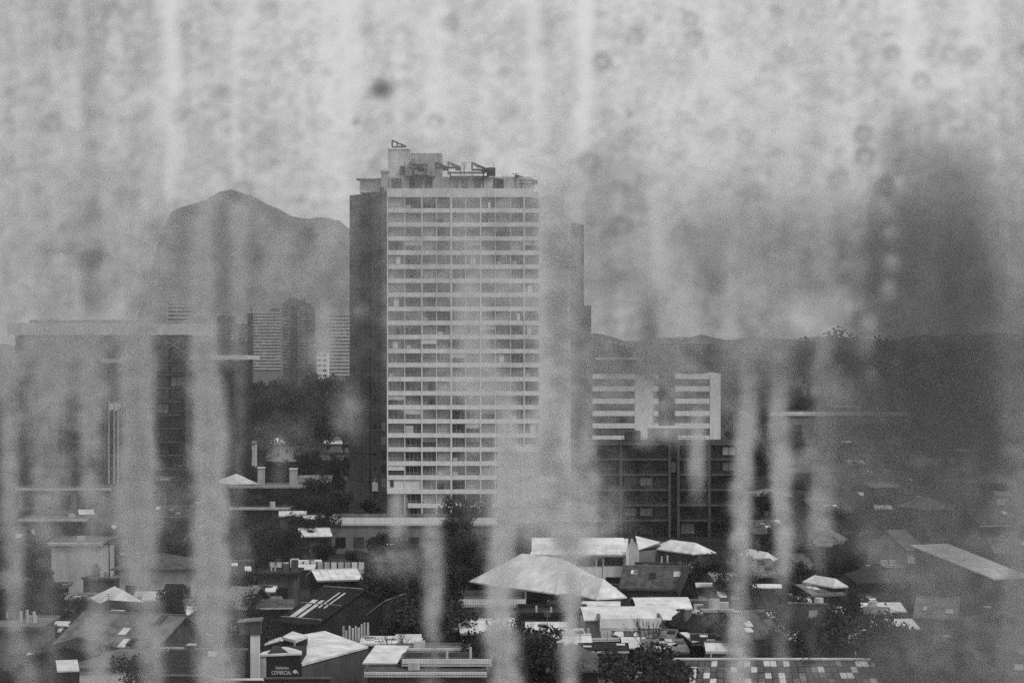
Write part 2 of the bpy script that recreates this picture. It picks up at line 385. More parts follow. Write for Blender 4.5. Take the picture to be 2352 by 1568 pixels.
# ------------------------------------------------------------------ other tall buildings
def banded_block(name, label, ref, x0, x1, y_first, dy, n, Y, depth, wall, band, cols, wind=(3, 4, 3, 1), top=None, bandh=.36, rot=0, glass=True, side=None):
    t = thing(name, label, 'apartment block' if 'tower' not in name else 'tower', (X_((x0 + x1)/2, Y), Y, 0), R(rot), None, ref)
    w = (x1 - x0)/F*Y; fh = dy/F*Y; ztop = Z_(y_first, Y)
    MB().box(-w/2, w/2, .5, depth, 0, ztop).build('wall', M[wall], t)
    z = ztop
    for i in range(n):
        if z - fh*bandh < .2: break
        MB().box(-w/2 - .05, w/2 + .05, -.3, .15, z - fh*bandh, z).box(-w/2, w/2, .15, .5, z - fh*bandh, z - fh*bandh + .2).build('balcony_parapet', M[band], t)
        hh = fh*(1 - bandh) - .12
        zb = z - fh + .04
        if zb < .1: break
        for (c0, c1) in cols:
            xa, xb = -w/2 + w*c0, -w/2 + w*c1
            window(t, ((xa + xb)/2, .49, zb), 0, xb - xa, hh, max(1, round((xb - xa)/1.2)), glass_w=wind, frame='pale')
        z -= fh
    return t, w, ztop
# far towers
def evencols(n, gap=.25): return [((i + gap/2)/n, (i + 1 - gap/2)/n) for i in range(n)]
t1, w1, z1 = banded_block('far_tower', 'hazy distant tower with balcony rows, left of the stepped one', (610, 780, 'the left distant tower'), 569, 645, 716, 7.2, 19, 1840, 18, 'grey', 'pale', evencols(5, .4), top=1, bandh=.4)
b = MB().box(-w1/2 + 2, -w1/2 + 3, 3, 4, z1, z1 + 5).box(4, 12, 5, 12, z1, z1 + 3).box(8.5, 9.1, 6, 7, z1 + 3, z1 + 7); b.build('roof_plant', M['mid'], t1)
MB().box(-w1/2 - .1, -w1/2 + 4.6, -.5, .3, 0, z1 - 1).build('wall', M['dark'], t1, label='dark stair shaft at the left edge')
t2, w2, z2 = banded_block('far_tower', 'tallest distant tower with stepped dark top and mast', (685, 760, 'the stepped distant tower'), 646, 719, 704, 7.2, 20, 1900, 20, 'mid', 'grey', evencols(5), bandh=.38)
MB().box(-w2/2 + 1, w2/2 - 3, 3, 16, z2, z2 + 3).box(-w2/2 + 3, w2/2 - 8, 4, 14, z2 + 3, z2 + 5.5).box(-w2/2 + 5, -1, 5, 12, z2 + 5.5, z2 + 7.5).build('stepped_top', M['mid'], t2)
MB().tube((-w2/2 + 7, 8, z2 + 7.5), (-w2/2 + 7, 8, z2 + 12), .35).build('mast', M['dark'], t2)
MB().box(-w2/2 + 8, -w2/2 + 14, -.6, .3, 0, z2 + 1).build('wall', M['dark'], t2, label='dark central shaft')
t3, w3, z3 = banded_block('far_tower', 'distant tower with pale bands touching the main tower flank', (780, 790, 'the distant tower by the dark flank'), 755, 812, 729, 8.1, 17, 1640, 18, 'grey', 'pale', evencols(4), bandh=.45)
MB().box(-w3/2, w3/2 + 1, 2, 10, z3, z3 + 1.5).tube((-w3/2 + 1.5, 3, z3), (-w3/2 + 1.5, 3, z3 + 4), .4).build('roof_plant', M['mid'], t3)
for i, (x0, x1, y0, Y, m, lb) in enumerate(((728, 752, 808, 1300, 'white', 'little white far house beside the distant towers'), (545, 572, 742, 2300, 'mid', 'pale hazy block left of the left distant tower'),
                                            (498, 540, 724, 2200, 'mid', 'faint slab tower above the big glazed block roof'), (1372, 1440, 786, 2000, 'pale', 'long low pale far building right of the main tower'),
                                            (1520, 1640, 788, 1900, 'mid', 'flat roofed far building behind the white banded block'))):
    t = thing('far_building', lb, 'building', (X_((x0 + x1)/2, Y), Y, 0), 0, None, ((x0 + x1)/2, y0 + 10, 'the ' + lb.split(' ', 1)[1][:0] + ['little white far house', 'pale hazy far block', 'faint slab tower', 'long low far building', 'flat roofed far building'][i]))
    w = (x1 - x0)/F*Y; z = Z_(y0, Y); MB().box(-w/2, w/2, 0, 14, 0, z).build('wall', M[m], t); MB().box(-w/2 - .3, w/2 + .3, -.3, 14.3, z, z + .5).build('roof', M['rwhite'], t)
    nf = max(1, int(min(z, 30)/3)); 
    for f in range(nf):
        nn = max(2, int(w/5))
        for k in range(nn): window(t, (-w/2 + w*(k + .5)/nn, -.02, z - 2.6 - 3*f), 0, 2.2, 1.5, 1, frame='mid')

# white banded mid-rise right of the tower
def midrise():
    Y = 463.0; X = lambda p: X_(p, Y); Z = lambda p: Z_(p, Y)
    t = thing('apartment_block', 'mid-rise block with broad white balcony bands and white end pillar', 'apartment block', (0, Y, 0), 0, None, (1510, 910, 'the white banded mid-rise'))
    MB().box(X(1363), X(1630), 1.2, 14, 0, Z(860)).build('wall', M['grey'], t)
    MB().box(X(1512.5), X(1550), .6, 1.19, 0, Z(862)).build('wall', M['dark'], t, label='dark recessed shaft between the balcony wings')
    MB().box(X(1630.5), X(1655), -.2, 14.1, 0, Z(858)).build('end_pillar', M['white'], t)
    MB().box(X(1458), X(1500), .1, 1.19, 0, Z(860)).build('wall', M['white'], t, label='pale blind strip beside the shaft')
    for i in range(10):
        y = 864.5 + 28.3*i
        for (a, b_) in ((1361, 1457.5), (1500.5, 1512), (1550.5, 1630)):
            if Z(y + 6) < 1: continue
            MB().box(X(a), X(b_), -.1, .12, Z(y + 5.5), Z(y - 6)).box(X(a), X(b_), .12, 1.19, Z(y + 5.5), Z(y + 3.5)).build('balcony_parapet', M['band'], t)
        for (a, b_) in ((1378, 1396), (1400, 1418), (1422, 1440), (1442, 1456), (1503, 1511), (1553, 1574), (1577, 1600), (1603, 1627)):
            if Z(y + 23) < 1: continue
            window(t, ((X(a) + X(b_))/2, 1.18, Z(y + 21)), 0, X(b_) - X(a), Z(y + 7) - Z(y + 21), 2, frame='mid', glass_w=(3, 4, 2, 0))
    MB().box(X(1501), X(1574), 3, 10, Z(860), Z(804)).build('stair_tower', M['grey'], t)
    window(t, (X(1509), 2.99, Z(835)), 0, 1.0, 1.2, 1, 0, frame='mid')
    MB().box(X(1378), X(1470), 4, 12, Z(860), Z(826)).build('plant_room', M['mid'], t)
    MB().box(X(1372), X(1478), 3.6, 12.4, Z(826), Z(822)).build('roof_slab', M['rpale'], t)
    MB().box(X(1576), X(1625), 5, 12, Z(860), Z(838)).build('plant_room', M['mid'], t)
    g = MB()
    for px in (1505, 1516, 1533, 1548, 1560): g.tube((X(px), 5, Z(804)), (X(px), 5, Z(794 + (px % 5))), .15)
    g.tube((X(1503), 5, Z(796)), (X(1565), 5, Z(795)), .12).build('roof_rail', M['pale'], t)
midrise()

def dark_block():
    Y = 377.0; X = lambda p: X_(p, Y); Z = lambda p: Z_(p, Y)
    t = thing('apartment_block', 'dark apartment block with framed windows in front of the banded mid-rise', 'apartment block', (0, Y, 0), 0, None, (1520, 1130, 'the dark apartment block'))
    MB().box(X(1345), X(1694), .8, 13, 0, Z(1016)).build('wall', M['dark'], t)
    for i in range(8):
        y = 1018 + 35*i
        if Z(y + 4) < .3: break
        for (a, b_) in ((1343, 1424), (1428, 1536), (1560, 1628), (1630, 1696)):
            MB().box(X(a), X(b_), -.25, .79, Z(y + 4), Z(y - 1)).build('floor_slab', M['mid'], t)
            if i: MB().box(X(a), X(b_), -.25, -.1, Z(y - 1), Z(y - 8)).build('balcony_parapet', M['dark'], t)
    for px in (1426, 1537.5, 1558, 1629):
        MB().box(X(px) - .22, X(px) + .22, -.4, .79, 0, Z(1014)).build('pilaster', M['mid'], t)
    for i in range(7):
        y = 1018 + 35*i
        for (a, b_, n) in ((1352, 1372, 2), (1378, 1418, 3), (1434, 1462, 2), (1470, 1500, 2), (1504, 1532, 2), (1541, 1554, 1), (1564, 1596, 3), (1598, 1625, 2), (1634, 1655, 2), (1660, 1690, 2)):
            if Z(y + 33) < .2: continue
            window(t, ((X(a) + X(b_))/2, .79, Z(y + 33)), 0, X(b_) - X(a), Z(y + 8) - Z(y + 33), n, rail=(i % 2 == 0), frame='mid', glass_w=(7, 3, 1, .2))
    b = MB()
    for k in range(26):
        px = 1430 + k*7.5; b.tube((X(px), .2, Z(1016)), (X(px), .2, Z(1006 - rnd.uniform(0, 9))), .05)
    b.tube((X(1430), .2, Z(1006)), (X(1625), .2, Z(1006)), .05).build('roof_rail', M['mid'], t)
    MB().box(X(1495), X(1560), 4, 9, Z(1016), Z(985)).build('plant_room', M['mid'], t)
    MB().box(X(1440), X(1475), 4, 9, Z(1016), Z(992)).build('plant_room', M['dark'], t)
    MB().box(X(1493), X(1562), 3.7, 9.3, Z(985), Z(982.5)).build('roof_slab', M['rpale'], t)
dark_block()

def big_block():
    Y = 500.0; X = lambda p: X_(p, Y); Z = lambda p: Z_(p, Y)
    t = thing('office_block', 'very wide dark glazed block under a thick pale roof slab at the left', 'office block', (0, Y, 0), 0, None, (250, 900, 'the wide glazed block'))
    MB().box(X(40), X(432), 1.5, 30, 0, Z(768)).build('wall', M['dark'], t)
    MB().box(X(20), X(446), -1.5, 31, Z(769), Z(742)).build('roof_slab', M['rpale'], t)
    MB().box(X(60), X(280), 3, 20, Z(741.8), Z(734)).build('roof_step', M['grey'], t)
    up = MB().box(X(380), X(434), 4, 18, Z(741.8), Z(697)).build('plant_storey', M['mid'], t)
    for k in range(5): MB().box(X(379), X(435), 3.6, 3.95, Z(739 - 9*k), Z(736.4 - 9*k)).build('louvre', M['pale'], up)
    MB().box(X(436), X(545), 4, 28, 0, Z(826)).build('wall', M['vdark'], t, label='lower black right wing')
    MB().box(X(432.5), X(564), 2.5, 28.5, Z(826), Z(817)).build('roof_slab', M['rpale'], t)
    MB().box(X(236), X(290), -2.5, 1.49, Z(833), Z(824)).build('ledge', M['pale'], t)
    for px in (40, 92, 145, 198, 244, 292, 345, 430): MB().box(X(px) - .35, X(px) + .35, -.5, 1.49, 0, Z(770)).build('column', M['mid'], t)
    for i in range(10):
        y = 800 + 31*i
        if Z(y) < 1: break
        MB().box(X(41), X(431), .4, 1.48, Z(y), Z(y - 4)).build('floor_slab', M['mid'], t)
        for k in range(9):
            a = 44 + k*43.2; window(t, (X(a + 20), 1.47, Z(y - 6)), 0, X(a + 38) - X(a), 2.2, 3, frame='dark', glass_w=(8, 2, .3, 0))
    b = MB(); b.tube(at(363, 770, Y - .8) - Vector((0, Y, 0)), at(428, 812, Y - .8) - Vector((0, Y, 0)), .14)
    b.build('brace', M['grey'], t)
    MB().tube(at(428, 772, Y - .8) - Vector((0, Y, 0)), at(385, 800, Y - .8) - Vector((0, Y, 0)), .12).build('brace', M['grey'], t)
big_block()
for i, (px, lb) in enumerate(((250, 'left flagpole with drooping white flag before the glazed block'), (262, 'middle flagpole with white flag before the glazed block'), (271, 'bare right flagpole of the three before the glazed block'))):
    Y = 470; z = Z_(928, Y); t = thing('flagpole', lb, 'flagpole', (X_(px, Y), Y, 0), 0, 'flagpoles before the glazed block')
    MB().tube((0, 0, 0), (0, 0, z + .8), .16, .1, 8).build('pole', M['pale'], t)
    if i < 2:
        f = MB(); n = 5
        for k in range(n):
            x0 = k*.28; x1 = x0 + .3; f.prism([(x0, .08*math.sin(k*2), z - 1.6 + .2*k), (x1, .08*math.sin(k*2 + 2), z - 1.5 + .2*k), (x1, .1, z + .4 - .12*k), (x0, .05, z + .5 - .1*k)], (0, .03, 0))
        f.build('flag', M['white'], t)

# ------------------------------------------------------------------ houses and sheds
def grid_on(quad, nx, ny, name, parent, mats, gap=.02, th=.05, seed=0, lift=.02):
    """Lay nx x ny separate sheets on a planar quad (a b c d counterclockwise, a-b is the lower edge)."""
    r = random.Random(seed); a, b, c, d = [Vector(q) for q in quad]; n = (b - a).cross(d - a).normalized()
    for j in range(ny):
        for i in range(nx):
            def P(u, v): return (a.lerp(b, u)).lerp(d.lerp(c, u), v)
            u0, u1 = (i + gap)/nx, (i + 1 - gap)/nx; v0, v1 = (j + gap)/ny, (j + 1 - gap)/ny
            o = n*(lift + r.uniform(0, .03)); pts = [P(u0, v0) + o, P(u1, v0) + o, P(u1, v1) + o, P(u0, v1) + o]
            MB().prism(pts, n*th).build(name, M[r.choice(mats)], parent)

def house(name, label, cat, x0, x1, ye, ze, d, rot=0, roof='gx', rise=1.6, wall='grey', rm='rgrey', over=.4, wins=None, chim=None, ref=None, Y=None, auto=False, group=None, z0=0, door=None, frame='mid', hb=None):
    Y = Y or Yof(ye, ze); r = abs(R(rot)); W = (x1 - x0)/F*Y
    w = max(1.5, (W - d*math.sin(r))/max(math.cos(r), .3)) - 0*over
    yc = Y + (d*math.cos(r) + w*math.sin(r))/2
    xc = X_((x0 + x1)/2, Y)*(yc/Y)
    if auto: label = auto_label(label, (x0 + x1)/2, ye)
    t = thing(name, label, cat, (xc, yc, z0), R(rot), group, ref)
    h = ze - z0; wl = MB(); hw, hd = w/2, d/2
    if roof == 'gy': wl.prism([(-hw, -hd, 0), (hw, -hd, 0), (hw, -hd, h), (0, -hd, h + rise), (-hw, -hd, h)], (0, d, 0))
    elif roof == 'gx': wl.prism([(-hw, -hd, 0), (-hw, hd, 0), (-hw, hd, h), (-hw, 0, h + rise), (-hw, -hd, h)], (w, 0, 0))
    elif roof == 'shed': wl.prism([(-hw, -hd, 0), (-hw, hd, 0), (-hw, hd, h + rise), (-hw, -hd, h)], (w, 0, 0))
    elif roof == 'shedx': wl.prism([(-hw, -hd, 0), (hw, -hd, 0), (hw, -hd, h + rise), (-hw, -hd, h)], (0, d, 0))
    else: wl.box(-hw, hw, -hd, hd, 0, h)
    wl.build('wall', M[wall], t)
    rf = MB(); o = over; th = .14; e = .03
    if roof == 'gx':
        k = rise/hd
        for s in (-1, 1):
            p = [(-hw - o, s*(hd + o), h - k*o + e), (hw + o, s*(hd + o), h - k*o + e), (hw + o, 0, h + rise + e), (-hw - o, 0, h + rise + e)]
            rf.prism(p, (0, 0, th))
    elif roof == 'gy':
        k = rise/hw
        for s in (-1, 1):
            p = [(s*(hw + o), -hd - o, h - k*o + e), (s*(hw + o), hd + o, h - k*o + e), (0, hd + o, h + rise + e), (0, -hd - o, h + rise + e)]
            rf.prism(p, (0, 0, th))
    elif roof == 'shed':
        k = rise/d; rf.prism([(-hw - o, -hd - o, h - k*o + e), (hw + o, -hd - o, h - k*o + e), (hw + o, hd + o, h + rise + k*o + e), (-hw - o, hd + o, h + rise + k*o + e)], (0, 0, th))
    elif roof == 'shedx':
        k = rise/w; rf.prism([(-hw - o, -hd - o, h - k*o + e), (hw + o, -hd - o, h + rise + k*o + e), (hw + o, hd + o, h + rise + k*o + e), (-hw - o, hd + o, h - k*o + e)], (0, 0, th))
    elif roof in ('hip', 'pyr'):
        m = min(hw, hd); rx, ry = (hw - m, hd - m) if roof == 'hip' else (0, 0)
        A = [(-hw - o, -hd - o, h - .1), (hw + o, -hd - o, h - .1), (hw + o, hd + o, h - .1), (-hw - o, hd + o, h - .1)]
        rf.prism(A, (0, 0, .16)); B = [(p[0], p[1], h + .062) for p in A]
        T = [(-rx, -ry, h + rise), (rx, -ry, h + rise), (rx, ry, h + rise), (-rx, ry, h + rise)]
        if rx > .01 and ry < .01:
            rf.poly([B[0], B[1], T[1], T[0]]).poly([B[2], B[3], T[0], T[1]]).poly([B[1], B[2], T[1]]).poly([B[3], B[0], T[0]])
        elif ry > .01:
            rf.poly([B[1], B[2], T[2], T[1]]).poly([B[3], B[0], T[1], T[2]]).poly([B[0], B[1], T[1]]).poly([B[2], B[3], T[2]])
        else:
            for k in range(4): rf.poly([B[k], B[(k + 1) % 4], (0, 0, h + rise)])
    elif roof == 'flat':
        rf.box(-hw - o, hw + o, -hd - o, hd + o, h + .002, h + .2); pp = MB()
        for s in (-1, 1):
            (rf if s > 0 else pp).box(-hw - o, hw + o, s*(hd + o) - .12, s*(hd + o) + .12, h + .202, h + .2 + rise*.2); rf.box(s*(hw + o) - .12, s*(hw + o) + .12, -hd - o + .13, hd + o - .13, h + .202, h + .2 + rise*.2)
        pp.box(-hw - o - .02, hw + o + .02, -hd - o - .05, -hd - o - .002, h - .02, h + .21)
        pp.build('parapet', M[rm], t); rm = {'rwhite': 'rmid', 'rpale': 'rgrey', 'white': 'rmid'}.get(rm, rm)
    ro = rf.build('roof', M[rm], t)
    if wins is None:
        n = max(1, int(w/3.4)); wins = [('f', (i + .5)/n, .32, 1.1, 1.15) for i in range(n)]
        nd = max(1, int(d/4)); wins += [('s', (i + .5)/nd, .32, 1.0, 1.1) for i in range(nd)]
    sgn = 1 if rot < 0 else -1                 # the flank that faces the camera besides the front
    for (face, u, zf, ww, wh) in wins:
        if face == 'f': window(t, (-hw + w*u, -hd - .004, h*zf), 0, ww, wh, 2 if ww > .9 else 1, frame=frame, glass_w=(6, 3, 1, .3))
        elif face == 's': window(t, (sgn*-hw*1.0 - sgn*.004 if False else (-sgn)*(hw + .004), -hd + d*u, h*zf), R(-90)*(1 if -sgn < 0 else -1), ww, wh, 2, frame=frame, glass_w=(6, 3, 1, .3))
    if door: 
        dd = MB().box(-.5, .5, -.05, 0, 0, 2.05).build('door', M['dark'], t, (-hw + w*door, -hd - .002, 0)); MB().box(.34, .4, -.09, -.05, .95, 1.1).build('handle', M['metal'], dd)
    rk = random.Random(int(x0*13 + ye*7)); thin = Y < 420
    if thin and roof in ('gx', 'shed') and w > 3 and name not in ('warehouse', 'workshop'):
        kk = rise/hd if roof == 'gx' else rise/d; ytop = 0 if roof == 'gx' else hd; b = MB(); n = int((w + 2*o)/.85)
        for i in range(n + 1):
            x = -hw - o + (w + 2*o)*i/n; ya = -hd - o; za = h - kk*o + e + th
            b.prism([(x - .035, ya, za), (x + .035, ya, za), (x + .035, ytop, za + kk*(ytop - ya)), (x - .035, ytop, za + kk*(ytop - ya))], (0, 0, .05))
        b.build('roof_ribs', M[rm], t, kind='stuff')
        if roof == 'gx': MB().box(-hw - o - .05, hw + o + .05, -.16, .16, h + rise + th - .02, h + rise + th + .12).build('ridge_cap', M['rmid' if rm != 'rwhite' else 'rpale'], t)
        MB().box(-hw - o, hw + o, -hd - o - .14, -hd - o - .01, h - kk*o - .08, h - kk*o + .1).build('gutter', M[rk.choice(['pale', 'metal', 'mid'])], t)
    if thin and roof in ('gx', 'shed') and w > 3 and rm not in ('rwhite',) and name not in ('warehouse', 'workshop'):
        for _ in range(rk.randint(2, 6)):                      # replaced or slipped roof sheets
            u = rk.uniform(-.45, .4)*w; v = rk.uniform(.05, .7); q = ytop + hd + o; ya = -hd - o + v*q; yb = ya + q*rk.uniform(.15, .3); za = h - kk*o + e + th + .055
            MB().prism([(u, ya, za + kk*(ya + hd + o)), (u + .8, ya, za + kk*(ya + hd + o)), (u + .8, yb, za + kk*(yb + hd + o)), (u, yb, za + kk*(yb + hd + o))], (0, 0, .04)).build('roof_sheet', M[rk.choice(['rmid', 'rpale', 'rdark', 'rgrey', 'pale'])], t)
    if thin and roof == 'flat' and w > 2.5 and rise < 3:
        for _ in range(rk.randint(1, 3)):
            cx = rk.uniform(-.35, .35)*w; cyy = rk.uniform(-.2, .3)*d; q = rk.choice(['vent', 'tank', 'unit'])
            if q == 'vent': MB().tube((cx, cyy, h + .2), (cx, cyy, h + rk.uniform(.7, 1.3)), .12, n=7).build('vent_pipe', M['pale'], t)
            elif q == 'tank': MB().tube((cx, cyy, h + .2), (cx, cyy, h + 1.3), .55, .5, 10).build('water_tank', M[rk.choice(['mid', 'pale'])], t)
            else: MB().box(cx - .5, cx + .5, cyy - .35, cyy + .35, h + .21, h + .85).build('roof_unit', M['pale'], t)
    if thin and rk.random() < .55 and rise < 3 and w > 4:
        ax = rk.uniform(-.35, .35)*w; zt = h + (rise if roof not in ('flat',) else .2); b = MB().tube((ax, 0, zt - .6), (ax, 0, zt + 1.6), .03, n=5)
        for q in range(4): b.tube((ax - .45 + .05*q, 0, zt + 1.5 - .18*q), (ax + .45 - .05*q, .05, zt + 1.5 - .18*q), .018, n=4)
        b.build('aerial', M['metal'], t)
    for cp in (chim or ()):
        cx, cy_, cw, ch = cp; zz = h + rise*.3
        cc = MB().box(-cw/2, cw/2, -cw/2, cw/2, -1.0, ch).build('chimney', M[wall] if wall != 'dark' else M['grey'], t, (-hw + w*cx, -hd + d*cy_, zz))
        MB().box(-cw/2 - .08, cw/2 + .08, -cw/2 - .08, cw/2 + .08, ch + .002, ch + .12).build('cap', M['pale'], cc)
    return t, w, d, h, (xc, yc)

T = house
# --- behind, left of the tower
T('house', 'white walled far house with bright lean-to roof against the dark flank', 'house', 744, 806, 1006, 4.2, 8, 0, 'flat', 1, 'white', 'rpale', wins=[('f', .35, .35, 1.1, 1.6), ('f', .75, .4, .9, .9)], ref=(775, 1000, 'the white far house'))
T('lean_to_shed', 'bright sloping lean-to roof in front of the white far house', 'shed', 738, 808, 1019, 2.6, 4, 0, 'shed', 1.0, 'grey', 'rwhite', ref=(775, 1018, 'the bright lean-to'))
T('house', 'long pale roofed far house under the wooded slope', 'house', 548, 640, 992, 5, 12, 0, 'gx', 1.6, 'dark', 'rpale', ref=(595, 990, 'the long pale far roof'))
T('house', 'pale house with tilted light roof left of a dark tree clump', 'house', 612, 690, 1020, 4, 8, -14, 'shed', 1.2, 'pale', 'rpale', wins=[('f', .8, .4, .9, .9)], ref=(650, 1020, 'the tilted light roof'))
T('house', 'narrow tall pale gatehouse among dark trees', 'gatehouse', 571, 588, 1030, 6.5, 5, 0, 'flat', 1, 'pale', 'rpale', wins=[('f', .5, .3, .5, 2.6)], Y=600, ref=(580, 1045, 'the narrow gatehouse'))
T('house', 'dark far house with thin white roof edge behind the pale hip roof', 'house', 640, 745, 985, 5, 12, 0, 'gx', 1.4, 'mid', 'rgrey', ref=(700, 985, 'the thin-edged far house'))
hh = T('pavilion', 'pavilion with bright white hipped roof beside the pale left streak', 'pavilion', 498, 588, 1112, 4.4, 9, 24, 'pyr', 1.9, 'grey', 'rwhite', over=.7, ref=(545, 1100, 'the bright hipped pavilion'))
T('low_building', 'long dark low building with two slot windows and white roof edge', 'building', 536, 705, 1120, 3.8, 10, 0, 'flat', 1.4, 'dark', 'rwhite', Y=Yof(1120, 3.8), wins=[('f', .34, .42, 2.4, .7), ('f', .62, .45, 1.0, .7)], ref=(620, 1140, 'the long dark low building'))
T('low_building', 'lower flat roofed annex with bright fascia under the slot windows', 'annex', 535, 665, 1170, 2.4, 4, 0, 'flat', 1, 'dark', 'rpale', ref=(600, 1172, 'the bright-edged annex'), wins=[('f', .15, .3, 1.6, 1.2), ('f', .5, .3, 1.6, 1.2), ('f', .8, .3, 1.6, 1.2)])
for px, wpx, y0, y1, lb in ((600, 15, 1075, 1112, 'left one of two pale square chimney stacks'), (674, 17, 1078, 1110, 'right one of two pale square chimney stacks, above the dark low building')):
    Y = 455; t = thing('chimney_stack', lb, 'chimney', (X_(px, Y), Y, 0), 0, 'pale chimney stacks'); w = wpx/F*Y
    MB().box(-w/2, w/2, -w/2, w/2, 0, Z_(y0, Y)).build('shaft', M['pale'], t); MB().box(-w/2 - .1, w/2 + .1, -w/2 - .1, w/2 + .1, Z_(y0, Y) + .002, Z_(y0, Y) + .25).build('cap', M['white'], t)
T('house', 'grey low house with pale roof right of the right chimney stack', 'house', 690, 760, 1108, 3.6, 8, 0, 'gx', 1.2, 'mid', 'rmid', ref=(725, 1105, 'the grey low house'))
T('house', 'flat roofed house with bright rooftop step behind the left streak', 'house', 352, 440, 1104, 4.2, 9, 0, 'flat', 1, 'mid', 'rwhite', chim=[(.75, .5, 1.0, 2.6)], ref=(395, 1105, 'the flat-roofed streak house'))
# --- left column
T('low_building', 'wide grey low building with big dark openings under a pale cornice', 'building', 58, 268, 1126, 4.6, 14, 0, 'flat', 1.2, 'grey', 'rpale', wins=[('f', .46, .2, 4.2, 2.9), ('f', .76, .2, 4.2, 2.9), ('f', .12, .3, 2.2, 2.0)], ref=(165, 1140, 'the wide cornice building'))
T('low_building', 'dark low shed row with bright roof edge, left, below the cornice building', 'shed', 62, 208, 1197, 3.4, 9, 0, 'flat', 1, 'mid', 'rwhite', ref=(135, 1200, 'the dark shed row'))
T('house', 'dark roofed house right of the left pale streak', 'house', 355, 440, 1185, 3.4, 8, 0, 'gx', 1.2, 'dark', 'rdark', ref=(400, 1185, 'the dark roofed house'))
T('house', 'two storey pale house with thin bright roof edge at the left', 'house', 135, 248, 1252, 6.2, 10, 0, 'flat', 1, 'pale', 'rwhite', wins=[('f', .9, .1, .7, 3.2)], ref=(190, 1280, 'the two storey pale house'))
T('shed', 'black open fronted shed at the foot of the pale house', 'shed', 107, 152, 1290, 3.4, 3, 0, 'flat', 1, 'vdark', 'rmid', wins=[], Y=265, ref=(130, 1310, 'the black shed'))
T('house', 'pale house with two dark square windows and flat eaves', 'house', 288, 452, 1306, 5.6, 9, 0, 'hip', 1.5, 'pale', 'rgrey', over=.9, wins=[('f', .17, .42, 1.4, 1.3), ('f', .35, .42, 1.3, 1.3), ('f', .78, .3, 1.0, 2.0)], ref=(360, 1320, 'the two-window pale house'))
T('house', 'grey walled house with brilliant white hipped roof at the left', 'house', 205, 340, 1392, 4.2, 8, 22, 'hip', 1.5, 'grey', 'rwhite', over=.5, wins=[('f', .2, .3, 1.0, 1.2), ('s', .5, .3, 1.0, 1.2)], ref=(265, 1378, 'the brilliant white hipped roof'))
g = T('workshop', 'dark workshop with slanting roof and thin bright skylight bars', 'workshop', 140, 330, 1446, 3.2, 9, -26, 'shed', 1.6, 'dark', 'rdark', wins=[], ref=(235, 1430, 'the skylight workshop'))
for k in range(6):
    w, d, h = g[1], g[2], g[3]; y0 = -1.8 + k*.62; sl = 1.6/d
    MB().prism([(w*.02, y0, h + (y0 + d/2)*sl + .2), (w*.36, y0, h + (y0 + d/2)*sl + .2), (w*.36, y0 + .2, h + (y0 + .2 + d/2)*sl + .2), (w*.02, y0 + .2, h + (y0 + .2 + d/2)*sl + .2)], (0, 0, .08)).build('skylight', M['rwhite'], g[0])
w, d, h = g[1:4]; MB().prism([(-w/2 - .4, -d/2 - .7, h + .2), (w/2 + .4, -d/2 - .7, h + .2), (w/2 + .4, -d/2 - .3, h + .26), (-w/2 - .4, -d/2 - .3, h + .26)], (0, 0, .1)).build('gutter', M['rwhite'], g[0])
T('house', 'broad low gabled roof spreading across the lower left', 'house', 150, 470, 1492, 3.6, 12, -18, 'gx', 2.4, 'mid', 'rmid', over=.6, ref=(330, 1460, 'the broad gabled roof'))
t = T('boiler_house', 'grey block house with short flue pipes at the left frame edge', 'building', -40, 108, 1446, 4.6, 8, 0, 'flat', 1, 'grey', 'rmid', wins=[('f', .32, .45, .9, 1.0)], ref=(45, 1480, 'the flue-pipe block'))
for px in (48, 62, 78): MB().tube((X_(px, 222) - X_(34, 222), 0, t[3] + .2), (X_(px, 222) - X_(34, 222), 0, t[3] + 1.2 + rnd.uniform(0, .3)), .16, n=8).build('flue_pipe', M['pale'], t[0])
T('house', 'black roofed front shed with shallow gable at the bottom left', 'shed', 78, 252, 1512, 3.6, 6, 0, 'gy', 1.0, 'dark', 'rdark', wins=[], ref=(165, 1500, 'the black gabled shed'))
T('house', 'white front house with shallow dark gable at the bottom left', 'house', 170, 398, 1532, 3.2, 7, 10, 'hip', 1.1, 'white', 'rmid', wins=[('f', .75, .5, 1.6, .5)], ref=(290, 1540, 'the white front house'))
T('outhouse', 'slim pale box outhouse between the streaks at the bottom', 'outhouse', 385, 410, 1490, 4.4, 1.5, 0, 'flat', .5, 'pale', 'rpale', wins=[], Y=203, ref=(397, 1505, 'the slim outhouse'))
T('house', 'light hipped roof end poking out right of the wide pale streak', 'house', 520, 612, 1398, 3.6, 9, -12, 'gx', 1.8, 'dark', 'rmid', ref=(570, 1390, 'the light hipped roof end'))
